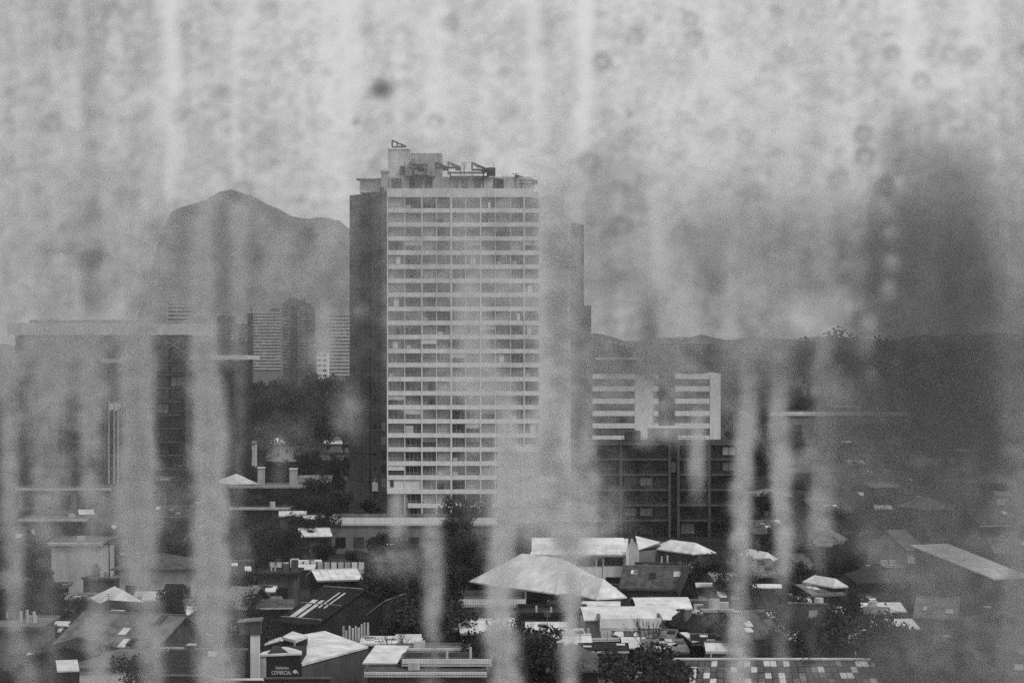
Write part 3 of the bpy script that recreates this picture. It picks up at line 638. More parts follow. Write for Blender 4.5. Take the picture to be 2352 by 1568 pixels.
# --- long pale building in front of the tower, walls and fence
T('long_hall', 'long low hall with pale flat fascia at the tower foot', 'hall', 764, 1142, 1206, 4.4, 8, 0, 'flat', 5, 'grey', 'white', over=.2, wins=[('f', (i + .5)/9, .2, 1.6, 1.7) for i in range(9)], ref=(950, 1215, 'the long low hall'))
T('outbuilding', 'little roof with bright ridge lines among trees before the long hall', 'outbuilding', 680, 760, 1232, 3.6, 6, 12, 'gx', .9, 'mid', 'rpale', ref=(720, 1232, 'the bright-ridged outbuilding'))
def panel_wall():
    Y = Yof(1290, 3.2); x0, x1 = X_(618, Y), X_(838, Y)
    t = thing('panel_wall', 'long boundary wall of square pale panels with dark joints', 'wall', ((x0 + x1)/2, Y, 0), 0, None, (725, 1302, 'the panel wall')); w = x1 - x0; n = 14
    for k in range(n + 1): MB().box(-w/2 + w*k/n - .07, -w/2 + w*k/n + .07, -.05, .15, 0, 3.25).build('post', M['dark'], t)
    for j in range(2):
        for k in range(n): MB().box(-w/2 + w*k/n + .08, -w/2 + w*(k + 1)/n - .08, 0, .08, 1.0 + j*1.12, 1.0 + j*1.12 + 1.04).build('panel', M[rnd.choice(['pale', 'white', 'pale'])], t)
    MB().box(-w/2, w/2, .02, .1, 0, .9).build('plinth', M['mid'], t)
panel_wall()
T('shed', 'open shed with light back wall and dark posts left of the sheeted roof', 'shed', 598, 684, 1322, 4.2, 6, 0, 'flat', 1, 'mid', 'rdark', wins=[('f', .5, .25, 3.0, 1.8)], ref=(640, 1345, 'the open shed'), chim=[(.95, .3, .8, 1.5)])
T('house', 'small house with bright white double roof above the sheeted roof', 'house', 708, 828, 1332, 3.2, 6, 16, 'gx', .8, 'dark', 'rwhite', ref=(768, 1328, 'the small double roof'), wins=[])
def sheeted():
    g = house('warehouse', 'big warehouse with dark rotten sheet roof patched by bright ribbed strips', 'warehouse', 655, 925, 1432, 4.4, 15, -33, 'gx', 2.6, 'dark', 'rdark', over=.5, wins=[], ref=(790, 1390, 'the patched warehouse'))
    t, w, d, h, _ = g; k = 2.6/(d/2); r = random.Random(4)
    def P(x, v): y = -d/2 - .5 + v*(d/2 + .5); return Vector((x, y, h + (y + d/2)*k + .19))
    n = Vector((0, -k, 1)).normalized()
    for i in range(44):
        x = -w/2 - .4 + (w + .8)*i/44
        v0, v1 = 0, 1
        pale = (8 <= i <= 20 and r.random() < .72) or (24 <= i <= 33 and r.random() < .6)
        a, b_ = (.42, .86) if pale and i > 20 else (.12, .62)
        wd = (w + .8)/44*.8
        if pale: MB().prism([P(x, a), P(x + wd*.55, a), P(x + wd*.55, b_), P(x, b_)], n*.07).build('bright_strip', M['rwhite'], t)
        else: MB().prism([P(x, v0), P(x + wd*.4, v0), P(x + wd*.4, v1), P(x, v1)], n*.05).build('roof_rib', M['dark'], t)
    for v in (.1, .5, .98):
        MB().prism([P(-w/2 - .4, v), P(w/2 + .4, v), P(w/2 + .4, v + .02), P(-w/2 - .4, v + .02)], n*.12).build('batten', M['rmid'], t)
    return g
sheeted()
def board_gable():
    Y = 216; t = thing('board_screen', 'upright bleached board screen under the warehouse eave', 'board screen', (X_(818, Y), Y, 0), 0, None, (816, 1440, 'the bleached board screen'))
    for k in range(9):
        x = -1.35 + k*.3 + rnd.uniform(-.03, .03); MB().box(x, x + rnd.uniform(.17, .27), 0, .05, .2 + rnd.uniform(0, .2), 5.0 - rnd.uniform(0, .5) + k*.05).build('board', M['wood'], t)
    MB().box(-1.4, 1.4, .06, .14, 4.2, 4.35).build('rail', M['mid'], t)
board_gable()
T('house', 'dark side annex with thin bright eave right of the board screen', 'annex', 850, 922, 1412, 4.8, 7, -14, 'shedx', 1.2, 'dark', 'rmid', over=.2, wins=[], ref=(888, 1430, 'the bright-eaved annex'))
# --- sign building
def sign_building():
    Y = 196.; X = lambda p: X_(p, Y); Z = lambda p: Z_(p, Y)
    t = thing('shop_building', 'shop with white roofs and black lettered sign on its dark front', 'shop', (0, Y, 0), 0, None, (700, 1520, 'the shop with the sign'))
    f = MB().box(X(612), X(690), 0, 6, 0, Z(1503)); f.build('wall', M['dark'], t, label='dark front wall carrying the sign')
    # right wing: turned white sloping roof with a dark side wall running back to the right
    A = Vector((X(690.5), 0, 0)); B = Vector((X_(846, Y + 11), 11, 0)); C = Vector((X_(746, Y + 21), 21, 0)); D = Vector((X_(640, Y + 15), 15, 0)); D2 = Vector((X(690.5), 6.02, 0))
    wl = MB(); za = Z(1530)
    def up(p, z): return Vector((p.x, p.y, z))
    zB = Z_(1488, Y + 11); zC = Z_(1452, Y + 21); zD = Z_(1470, Y + 15)
    wl.poly([A, B, up(B, zB - .1), up(A, za - .1)]).poly([B, C, up(C, zC - .1), up(B, zB - .1)]).poly([C, D, up(D, zD - .1), up(C, zC - .1)]).poly([D, D2, up(D2, za), up(D, zD - .1)]).poly([D2, A, up(A, za - .1), up(D2, za)])
    wl.build('wall', M['mid'], t, label='weathered side wall with blotchy stains')
    rf = MB(); rf.prism([up(A, za), up(B, zB), up(C, zC), up(D, zD)], (0, 0, .18)); rf.build('roof', M['rwhite'], t)
    r1 = MB(); r1.prism([(X(594), -.4, Z(1506)), (X(694), -.4, Z(1502)), (X_(694, Y + 5), 5, Z_(1494, Y + 5)), (X_(652, Y + 5), 5, Z_(1488, Y + 5)), (X_(604, Y + 5), 5, Z_(1500, Y + 5))], (0, 0, .16)); r1.build('roof', M['rwhite'], t, label='shallow white front roof')
    # roof lantern with its own little roof on posts
    ln = MB(); ln.prism([(X_(648, Y + 9), 9, Z_(1468, Y + 9)), (X_(679, Y + 7), 7, Z_(1476, Y + 7)), (X_(706, Y + 10), 10, Z_(1465, Y + 10)), (X_(672, Y + 13), 13, Z_(1455, Y + 13))], (0, 0, .25))
    l = ln.build('roof_lantern', M['rwhite'], t)
    MB().box(X_(650, Y + 9), X_(700, Y + 9), 9.2, 12, Z_(1500, Y + 9), Z_(1470, Y + 9)).build('wall', M['vdark'], l)
    MB().tube((X_(677, Y + 7.2), 7.2, Z_(1497, Y + 7)), (X_(677, Y + 7.2), 7.2, Z_(1476, Y + 7)), .08).build('post', M['pale'], l)
    MB().box(X_(612, Y + 8), X_(646, Y + 8), 8, 10, Z_(1500, Y + 8), Z_(1478, Y + 8)).build('parapet', M['dark'], t)
    MB().prism([(X_(607, Y + 7.8), 7.8, Z_(1482, Y + 8)), (X_(641, Y + 7.8), 7.8, Z_(1472, Y + 8)), (X_(641, Y + 7.8), 10, Z_(1471, Y + 8)), (X_(607, Y + 7.8), 10, Z_(1481, Y + 8))], (0, 0, .12)).build('ridge_cap', M['rwhite'], t)
    MB().box(X(597), X(611.7), -.3, 1.0, 0, Z(1506) - .02).build('pier', M['pale'], t)
    return t
shop = sign_building()
def text_part(body, size, loc, parent, name='lettering', w=None):
    cu = bpy.data.curves.new(name, 'FONT'); cu.body = body; cu.size = size; cu.extrude = .01; cu.align_x = 'CENTER'; cu.materials.append(M['letter'])
    cu.offset = .006
    o = bpy.data.objects.new(name, cu); COL.objects.link(o); o.location = loc; o.rotation_euler = (R(90), 0, 0); o.parent = parent
    bpy.context.view_layer.update()
    me = bpy.data.meshes.new_from_object(o.evaluated_get(bpy.context.evaluated_depsgraph_get())); wx = o.dimensions.x
    bpy.data.objects.remove(o); bpy.data.curves.remove(cu)
    o = bpy.data.objects.new(name, me); COL.objects.link(o); o.location = loc; o.rotation_euler = (R(90), 0, 0); o.parent = parent
    if w: o.scale.x = w/max(wx, .01)
    return o
Y = 195.9; sg = thing('shop_sign', 'black rectangular sign with pale lettering on the shop front', 'sign', (X_(655, Y), Y, Z_(1557, Y)))
ws = (692 - 615)/F*Y; MB().box(-ws/2, ws/2, -.12, .02, 0, Z_(1523, Y) - Z_(1557, Y)).build('board', M['sign'], sg)
text_part('Distribuidora', .34, (-.25, -.14, .84), sg, w=1.15); text_part('COMERCIAL', .47, (-.32, -.14, .37), sg, w=1.75)
em = MB(); 
for k in range(12):
    a, b_ = k*math.pi/6, (k + 1)*math.pi/6
    em.prism([(0, -.14, 0), (.2*math.cos(a), -.14, .17*math.sin(a)), (.2*math.cos(b_), -.14, .17*math.sin(b_))], (0, -.02, 0))
em.prism([(.1, -.145, -.05), (.3, -.145, -.22), (.33, -.145, -.16), (.18, -.145, .02)], (0, -.02, 0)).build('emblem', M['letter'], sg, (.88, 0, .62))
Y = 194.; t = thing('sign_pillar', 'tall pale square pillar left of the shop', 'pillar', (X_(586, Y), Y, 0), 0, None, (586, 1500, 'the tall pale pillar')); w = 20/F*Y
MB().box(-w/2, w/2, -w/2, w/2, 0, Z_(1456, Y)).build('shaft', M['white'], t)
hd = MB().box(-w/2 - .9, w/2 + .15, -.5, .5, Z_(1455, Y), Z_(1428, Y)).build('head', M['mid'], t)
MB().prism([(-w/2 - 1.1, -.7, Z_(1427.8, Y)), (w/2 + .3, -.7, Z_(1424, Y)), (w/2 + .3, .7, Z_(1421, Y)), (-w/2 - 1.1, .7, Z_(1425, Y))], (0, 0, .1)).build('cap', M['rmid'], hd)
MB().box(-w/2 - 1.3, -w/2 - .02, -.3, .3, 0, Z_(1455.4, Y)).build('backing_wall', M['vdark'], t)
for a in ((500, 606, 1559, 'front_wall', 'bright topped low front wall left of the shop'), (606, 760, 1556, 'front_wall', 'dark low front wall under the shop sign')):
    Y = 184.; t = thing(a[3], a[4], 'wall', (X_((a[0] + a[1])/2, Y), Y, 0)); w = (a[1] - a[0] - 2)/F*Y
    MB().box(-w/2, w/2, 0, .4, 0, Z_(a[2] + 3, Y)).build('wall', M['dark'], t); MB().box(-w/2 - .05, w/2 + .05, -.1, .5, Z_(a[2] + 3, Y) + .002, Z_(a[2], Y)).build('coping', M['rwhite' if a[0] == 500 else 'mid'], t)

# --- centre right: halls with white roofs
def church():
    Y = 300.; X = lambda p, q=Y: X_(p, q); Z = lambda p, q=Y: Z_(p, q)
    t = thing('church_hall', 'long hall with bright panelled roof and curved parapet gable', 'hall', (0, Y, 0), 0, None, (1330, 1265, 'the long bright hall'))
    MB().prism([(X(1222), .3, 0), (X(1222), 13, 0), (X(1222), 13, Z(1276)), (X(1222), 6, Z(1243)), (X(1222), .3, Z(1274))], (X(1438) - X(1222), 0, 0)).build('wall', M['white'], t)
    rf = MB(); ya, yb = Vector((X(1216), -.4, Z(1276))), Vector((X(1440), -.4, Z(1276)))
    yc, yd = Vector((X_(1443, Y + 6.2), 6.2, Z_(1240, Y + 6.2))), Vector((X_(1240, Y + 6.2), 6.2, Z_(1240, Y + 6.2)))
    rf.prism([ya, yb, yc, yd], (0, 0, .12)); rf.prism([yd, yc, Vector((X(1440), 13.3, Z(1276))), Vector((X(1222), 13.3, Z(1276)))], (0, 0, .12)); rf.build('roof', M['rpale'], t)
    up = Vector((0, 0, .13)); grid_on([ya + up, yb + up, yc + up, yd + up], 9, 3, 'roof_panel', t, ['rwhite', 'rwhite', 'rpale'], gap=.012, th=.07, seed=8)
    # parapet gable, seen end on, with a curved top
    pts = [(1439, 1320), (1439, 1262), (1441, 1252), (1446, 1246), (1449, 1237), (1453, 1236), (1457, 1246), (1464, 1253), (1467, 1264), (1467, 1320)]
    MB().prism([(X(p[0]), -.9, Z(p[1]) if p[1] < 1320 else 0) for p in pts], (0, .7, 0)).build('parapet_gable', M['pale'], t)
    MB().box(X(1437), X(1444), -1.1, -.91, 0, Z(1258)).build('buttress', M['white'], t)
    MB().prism([(X(1467.4), .5, 0), (X(1581), 5.5, 0), (X(1581), 14, 0), (X(1467.4), 14, 0)], (0, 0, Z(1266))).build('wall', M['grey'], t, label='grey blank east wing wall')
    MB().prism([(X(1467.4), .45, Z(1266)), (X(1468), 9, Z(1246)), (X(1522), 6, Z(1256))], (0, 0, .2)).build('roof', M['rwhite'], t, label='little white triangle roof behind the parapet')
    MB().prism([(X(1467.5), .4, Z(1265.4)), (X(1523), 3, Z(1257)), (X(1581), 5.4, Z(1265.4)), (X(1581), 14, Z(1265.4)), (X(1467.5), 14, Z(1265.4))], (0, 0, .1)).build('roof', M['mid'], t)
    for (a, b_, y0, y1, n) in ((1325, 1368, 1282, 1300, 3), (1372, 1384, 1282, 1300, 1), (1388, 1432, 1280, 1299, 3)):
        window(t, ((X(a) + X(b_))/2, .29, Z(y1)), 0, X(b_) - X(a), Z(y0) - Z(y1), n, 0, frame='mid')
    for (a, b_) in ((1250, 1300),): window(t, ((X(a) + X(b_))/2, .29, Z(1300)), 0, X(b_) - X(a), Z(1282) - Z(1300), 3, 1, frame='mid')
    MB().box(X(1392), X(1430), -.4, .28, Z(1336), Z(1325)).build('door_canopy', M['vdark'], t)
church()
T('low_building', 'white far roof veiled by bare branches right of the long hall', 'hall', 1506, 1632, 1282, 4.6, 9, 31, 'hip', 1.3, 'mid', 'rwhite', wins=[], Y=296, ref=(1570, 1280, 'the branch-veiled white roof'))
T('low_building', 'long dark lean-to with thin pale edge under the church wing', 'lean-to', 1464, 1665, 1312, 3.2, 3, 0, 'shed', .6, 'dark', 'rdark', over=.2, wins=[('f', .08, .4, .9, .8)], ref=(1565, 1312, 'the long dark lean-to'))
bh = T('hall', 'largest white hipped roof hall in the centre foreground', 'hall', 1086, 1402, 1338, 4.8, 15, 38, 'hip', 3.4, 'dark', 'rwhite', over=.6, Y=Yof(1362, 4.8), wins=[('f', .3, .3, 1.2, 1.4), ('s', .3, .3, 1.2, 1.4)], ref=(1240, 1325, 'the largest white hipped roof'))
hip2 = T('hall', 'smaller white hip roofed hall overlapping the big one at its right', 'hall', 1300, 1424, 1374, 4.6, 7.5, 27, 'hip', 2.0, 'grey', 'rwhite', over=.5, wins=[('f', .3, .3, 1.0, 1.2)], ref=(1370, 1360, 'the smaller white hip roof'))
T('shed', 'white stub wall block under the smaller hip roof corner', 'outbuilding', 1380, 1420, 1382, 4.0, 2.5, 0, 'flat', .3, 'white', 'rwhite', wins=[], Y=236, ref=(1400, 1392, 'the white stub wall'))
T('house', 'grey tiled roof house with dark gable end, right of the white hips', 'house', 1424, 1588, 1352, 4.4, 8, -9, 'gx', 2.0, 'mid', 'rgrey', over=.3, ref=(1500, 1342, 'the grey tiled roof'))
T('house', 'narrow house whose black pointed gable faces the viewer', 'house', 1556, 1596, 1362, 4.4, 9, 0, 'gy', 2.4, 'vdark', 'rgrey', over=.15, wins=[], Y=Yof(1362, 4.4), ref=(1575, 1350, 'the black pointed gable'))
T('outbuilding', 'rough pale block outbuilding at the foot of the black gable', 'outbuilding', 1576, 1616, 1368, 3.6, 4, 0, 'flat', .4, 'grey', 'rmid', wins=[], Y=248, ref=(1596, 1378, 'the rough pale block'))
T('house', 'plain grey box building with thin white roof edge, centre right', 'building', 1641, 1684, 1333, 5.6, 6, 0, 'flat', .6, 'grey', 'rwhite', wins=[], Y=252, ref=(1662, 1350, 'the plain grey box'))
for a in ((1684, 1792, 1352, 4.0, 'upper of three thin bright sheet roofs right of the plain grey box'), (1690, 1758, 1363, 3.5, 'middle of three thin bright sheet roofs right of the grey box'), (1600, 1645, 1349, 4.2, 'thin bright sheet roof left of the plain grey box'),
          (1662, 1800, 1378, 3.2, 'lowest of three thin bright sheet roofs, above the dark yard')):
    T('shed', a[4], 'shed', a[0], a[1], a[2], a[3], 1.6, -4, 'shed', .2, 'dark', 'rwhite', over=.2, wins=[], ref=((a[0] + a[1])/2, a[2], 'the ' + a[4].split(' right')[0].split(' left')[0].split(',')[0]))
T('shed', 'pale corrugated roof shed above the thin bright roofs', 'shed', 1680, 1770, 1322, 3.8, 5, 0, 'shed', 1.4, 'dark', 'rmid', wins=[], ref=(1725, 1315, 'the corrugated shed'))
T('house', 'house with small bright hipped roof peeking below the dark block', 'house', 1708, 1776, 1287, 4.2, 7, 20, 'hip', 1.0, 'mid', 'rwhite', wins=[], ref=(1742, 1283, 'the small bright hip roof'))
# curved bright roofs
def barrel(name, label, x0, x1, ye, ze, d, sag, ref, m='rwhite', wall='pale', tilt=0, wins=()):
    Y = Yof(ye, ze); w = (x1 - x0)/F*Y; t = thing(name, label, 'shed', (X_((x0 + x1)/2, Y), Y, 0), R(tilt), None, ref)
    MB().box(-w/2 + .2, w/2 - .2, .3, d, 0, ze - .05).build('wall', M[wall], t); b = MB(); n = 12
    pr = [(-.3 + (d + .6)*k/n, ze + sag*math.sin(math.pi*k/n)) for k in range(n + 1)]
    for k in range(n): b.prism([(-w/2, pr[k][0], pr[k][1]), (w/2, pr[k][0], pr[k][1]), (w/2, pr[k + 1][0], pr[k + 1][1]), (-w/2, pr[k + 1][0], pr[k + 1][1])], (0, 0, .1))
    b.build('roof', M[m], t)
    for (u, zf, ww, wh) in wins: window(t, (-w/2 + w*u, .29, ze*zf), 0, ww, wh, 1, 0, frame='mid')
    return t
barrel('shed', 'low curved bright roof sweeping up towards the right, centre', 1340, 1560, 1424, 4.2, 7, .9, (1450, 1415, 'the curved bright roof'), tilt=4, m='rpale', wall='pale', wins=[(.25, .45, .9, 1.2), (.6, .4, .9, 1.2)])
barrel('shed', 'second curved bright roof behind the first, ending at the rough block', 1460, 1590, 1398, 4.0, 6, .8, (1525, 1396, 'the second curved roof'), tilt=4, wall='mid')
barrel('shed', 'narrow arched bright roof left of the curved pair', 1335, 1425, 1402, 3.6, 4, .7, (1375, 1402, 'the narrow arched roof'), tilt=-3, wall='mid')
T('low_building', 'white parapet wall building behind the bare bush', 'building', 1378, 1512, 1446, 3.6, 5, 0, 'flat', 5, 'pale', 'white', over=.15, wins=[], ref=(1445, 1450, 'the white parapet building'))
T('shed', 'dark open yard shed with ragged roof in the right centre', 'shed', 1640, 1800, 1398, 3.4, 8, 0, 'shed', .9, 'vdark', 'rdark', ref=(1720, 1400, 'the ragged dark shed'))
T('house', 'house with dark wide garage opening below the white hall', 'house', 1060, 1200, 1392, 4.0, 8, 0, 'flat', 3, 'grey', 'rpale', wins=[('f', .7, .1, 3.0, 2.6)], ref=(1120, 1398, 'the wide garage'))
T('house', 'grey walled house with dark slab roof under the bright streak', 'house', 1196, 1340, 1418, 3.8, 7, 0, 'flat', 2, 'grey', 'rdark', wins=[('f', .4, .1, 3.4, 2.6)], ref=(1260, 1425, 'the slab roof house'))
# --- bottom centre: canopies
T('canopy', 'long flat canopy with bright front edge above the parked white car', 'canopy', 916, 1072, 1497, 4.2, 3, 0, 'flat', 1, 'vdark', 'rwhite', over=.3, wins=[], ref=(995, 1497, 'the long flat canopy'))
T('canopy', 'small bright tilted canopy right of the shop', 'canopy', 848, 926, 1524, 3.9, 5, -8, 'shed', .7, 'dark', 'rwhite', wins=[], ref=(886, 1520, 'the small tilted canopy'))
T('low_building', 'long bright parapet in the bottom centre', 'building', 930, 1125, 1528, 4.0, 4, 0, 'flat', 2, 'dark', 'rpale', over=.2, wins=[('f', (i + .5)/6, .2, 1.2, 1.4) for i in range(6)], ref=(1030, 1530, 'the long bright parapet'))
T('low_building', 'lowest flat roofed building at the bottom centre frame edge', 'building', 850, 1110, 1552, 3.6, 4, 0, 'flat', 1, 'mid', 'rpale', wins=[], ref=(980, 1555, 'the lowest flat roof'))
T('house', 'pale roof patch house with bright edges beside the leafless street tree', 'house', 1050, 1180, 1452, 3.6, 5, 8, 'gx', .8, 'dark', 'rwhite', ref=(1115, 1446, 'the pale roof patch'), wins=[])
# --- bottom right: long tiled roof
def tiled():
    Y = 186.; X = lambda p, q=Y: X_(p, q)
    t = thing('terrace_building', 'long terrace with patchy sheet roof along the bottom right edge', 'terrace', (0, Y, 0), 0, None, (1700, 1545, 'the long patchy roof'))
    z0, z1 = Z_(1590, Y), Z_(1521, Y + 7); dd = 7
    A, B, C, D = Vector((X(1495), 0, z0)), Vector((X(2060), 0, z0)), Vector((X_(2020, Y + dd), dd, z1)), Vector((X_(1515, Y + dd), dd, z1))
    MB().prism([A, B, C, D], (0, 0, .08)).build('roof', M['rdark'], t)
    grid_on([A + Vector((0, 0, .09)), B + Vector((0, 0, .09)), C + Vector((0, 0, .09)), D + Vector((0, 0, .09))], 34, 5, 'roof_sheet', t, ['rgrey', 'rmid', 'rgrey', 'rgrey', 'pale', 'mid'], gap=.04, th=.05, seed=2)
    MB().prism([Vector((X(1330), 0, z0 - 1.2)), A - Vector((.1, 0, 0)), D - Vector((.1, 0, 0)), Vector((X_(1470, Y + dd), dd, z1 - .1))], (0, 0, .1)).build('roof', M['rmid'], t, label='weathered hip end sloping down left')
    MB().box(D.x - 1.5, C.x + .2, dd + .02, dd + .5, 0, z1 + .22).build('parapet', M['mid'], t)
    MB().box(D.x - 1.3, C.x, dd - .1, dd + .6, z1 + .222, z1 + .34).build('coping', M['pale'], t)
    MB().prism([(X(1330), .4, 0), (X(2055), .4, 0), (X(2055), dd, 0), (X(1330), dd, 0)], (0, 0, z0 - 1.3)).build('wall', M['dark'], t)
    p = at(1500, 1519, Y + 8) - Vector((0, Y, 0)); b = MB()
    for k in range(4):
        c4 = [(p.x - 1.0, p.y - 1, p.z), (p.x + 1.0, p.y - 1, p.z), (p.x + 1.0, p.y + 1, p.z), (p.x - 1.0, p.y + 1, p.z)]
        b.poly([c4[k], c4[(k + 1) % 4], (p.x, p.y, p.z + .75)])
    b.poly(c4); b.build('roof_cap', M['rmid'], t)
    for px, hgt in ((1633, .9), (1965, .8)): MB().tube((X_(px, Y + 8), 8, z1 - .5), (X_(px, Y + 8), 8, z1 + hgt), .07).build('vent_pipe', M['pale'], t)
tiled()
T('house', 'dark cottage with bright oblique verge at the end of the long patchy roof', 'cottage', 2000, 2110, 1545, 4.0, 6, 20, 'gx', 1.6, 'mid', 'rdark', wins=[('f', .3, .3, .9, 1.3)], ref=(2050, 1530, 'the dark end cottage'))
# --- right side, mostly behind the darkened part of the pane
T('long_hall', 'wide hall with pale flat roof slab far right', 'hall', 1752, 2070, 953, 9.5, 22, 0, 'flat', 6, 'grey', 'rpale', wins=[('f', (i + .5)/7, .35, 3.0, 3.2) for i in range(7)], Y=740, ref=(1900, 960, 'the wide slab-roofed hall'))
T('rooftop_block', 'small bright roofed block behind the wide slab roofed hall', 'building', 1912, 1972, 941, 11.5, 10, 0, 'flat', 2, 'mid', 'rwhite', wins=[], Y=770, ref=(1942, 940, 'the small bright block'))
T('house', 'dark house with bright eave strip at the right', 'house', 1992, 2052, 1118, 6.0, 9, 0, 'flat', 1, 'vdark', 'rwhite', wins=[], ref=(2020, 1120, 'the bright eave strip'))
T('house', 'house with pale broken roof planes at the far right', 'house', 2000, 2110, 1262, 4.5, 9, 28, 'gx', 2.2, 'pale', 'rmid', ref=(2060, 1250, 'the broken pale roof'))
T('warehouse', 'warehouse with one long oblique bright roof edge at the right', 'warehouse', 2120, 2335, 1330, 5.5, 16, 24, 'shed', 2.4, 'dark', 'rwhite', wins=[], ref=(2230, 1325, 'the oblique bright roof'))
T('shed', 'small kiosk with bright low hipped roof right of centre', 'kiosk', 1862, 1928, 1348, 4.4, 6, 25, 'hip', .9, 'dark', 'rwhite', over=.3, wins=[], ref=(1895, 1345, 'the bright hipped kiosk'))
T('shed', 'dark lean-to with pale tilted edge before the bright hipped kiosk', 'lean-to', 1840, 1925, 1366, 3.6, 5, 12, 'shed', .5, 'dark', 'rmid', wins=[], ref=(1880, 1368, 'the tilted lean-to'))
T('shed', 'bright edged open stall roof among the thin poles', 'stall', 1915, 2052, 1480, 3.6, 3, 4, 'flat', .3, 'vdark', 'rwhite', over=.25, wins=[], ref=(1985, 1482, 'the open stall roof'))

# generic houses: dark roofs filling the town between the ones described above
fill = [(420, 540, 1020, 'mid', 'rgrey', 'gx'), (20, 120, 1052, 'mid', 'rmid', 'gx'), (130, 235, 1080, 'dark', 'rgrey', 'hip'), (700, 800, 1066, 'mid', 'rgrey', 'gx'), (612, 700, 1060, 'dark', 'rmid', 'hip'),
        (-60, 60, 1250, 'mid', 'rgrey', 'gx'), (250, 350, 1218, 'mid', 'rgrey', 'gx'), (-60, 70, 1352, 'dark', 'rgrey', 'hip'), (430, 540, 1248, 'dark', 'rgrey', 'gx'), (470, 590, 1330, 'dark', 'rdark', 'gx'),
        (860, 960, 1290, 'mid', 'rgrey', 'hip'), (420, 520, 1440, 'dark', 'rdark', 'hip'), (1700, 1800, 1060, 'dark', 'rgrey', 'gx'), (1810, 1930, 1085, 'dark', 'rgrey', 'hip'),
        (2080, 2190, 1070, 'mid', 'rgrey', 'gx'), (2210, 2340, 1110, 'dark', 'rgrey', 'hip'), (1715, 1810, 1140, 'dark', 'rmid', 'hip'), (1830, 1950, 1175, 'mid', 'rgrey', 'gx'), (2070, 2180, 1170, 'dark', 'rmid', 'hip'),
        (2200, 2330, 1205, 'dark', 'rgrey', 'gx'), (1710, 1800, 1222, 'mid', 'rgrey', 'gx'), (1850, 1960, 1255, 'dark', 'rmid', 'hip'), (2130, 2250, 1262, 'mid', 'rgrey', 'hip'), (2270, 2400, 1270, 'dark', 'rmid', 'gx'),
        (1790, 1860, 1310, 'dark', 'rgrey', 'gx'), (1960, 2080, 1338, 'dark', 'rdark', 'hip'), (2090, 2220, 1420, 'dark', 'rmid', 'gx'), (2230, 2380, 1448, 'mid', 'rgrey', 'hip'), (1800, 1910, 1440, 'dark', 'rdark', 'gx'),
        (2120, 2260, 1520, 'dark', 'rmid', 'hip'), (2270, 2420, 1545, 'mid', 'rgrey', 'gx'), (1540, 1640, 1452, 'dark', 'rdark', 'hip'), (1640, 1780, 1462, 'mid', 'rgrey', 'gx'), (1190, 1290, 1512, 'dark', 'rgrey', 'gx'),
        (1260, 1370, 1540, 'dark', 'rgrey', 'hip'), (400, 560, 1545, 'mid', 'rdark', 'gx')]
tone = {'rgrey': 'grey', 'rmid': 'weathered', 'rdark': 'black'}; wt = {'mid': 'dull', 'dark': 'dark'}
for i, (x0, x1, ye, wm, rm, rk) in enumerate(fill):
    rr = random.Random(i*7 + 1)
    house('house', f'{wt[wm]} low house with {tone[rm]} {"hipped" if rk == "hip" else "ridged"} roof', 'house', x0, x1, ye, 3.4 + rr.random()*1.2, rr.uniform(7, 10), rr.choice([-14, 0, 0, 10, 20]), rk, rr.uniform(1.2, 2.0), wm, rm,
          auto=True, group='low houses filling the town', chim=[(.25, .5, .6, 1.4)] if rr.random() < .5 else None)

rr = random.Random(99)
for (a0, a1, b0, b1, n) in ((1180, 1640, 1395, 1510, 24), (1640, 2060, 1340, 1505, 20), (830, 1330, 1425, 1565, 16), (530, 640, 1330, 1430, 4), (60, 480, 1385, 1550, 7), (1440, 1700, 1300, 1395, 10), (1400, 1720, 1420, 1505, 12), (1700, 2060, 1380, 1505, 14), (540, 620, 1330, 1480, 4), (1050, 1330, 1400, 1500, 10), (60, 500, 1360, 1500, 10), (60, 520, 1140, 1350, 8), (560, 800, 1185, 1320, 5), (1720, 2330, 960, 1330, 22)):
    for _ in range(n):
        x0 = rr.uniform(a0, a1); ye = rr.uniform(b0, b1); wd = rr.uniform(30, 105)*(ye - 800)/700 + 12; rk_ = rr.choice(['shed', 'flat', 'gx', 'shed']); rm = rr.choice(['rpale', 'rmid', 'rmid', 'rdark', 'rpale', 'rgrey', 'rwhite']); wm = rr.choice(['dark', 'vdark', 'mid', 'dark', 'grey'])
        nm = {'rwhite': 'bright', 'rdark': 'black', 'rmid': 'weathered', 'rpale': 'pale', 'rgrey': 'grey'}[rm]
        house('shed', f'small {nm} {"flat" if rk_ == "flat" else ("ridged" if rk_ == "gx" else "lean-to")} roofed shed', 'shed', x0, x0 + wd, ye, rr.uniform(2.3, 3.4), rr.uniform(1.6, 3.6), rr.choice([-12, 0, 0, 6, 14]), rk_, rr.uniform(.3, .7), wm, rm, over=.15,
              wins=[('f', .5, .25, .8, 1.2)] if rr.random() < .5 else [], auto=True, group='small sheds between the houses')
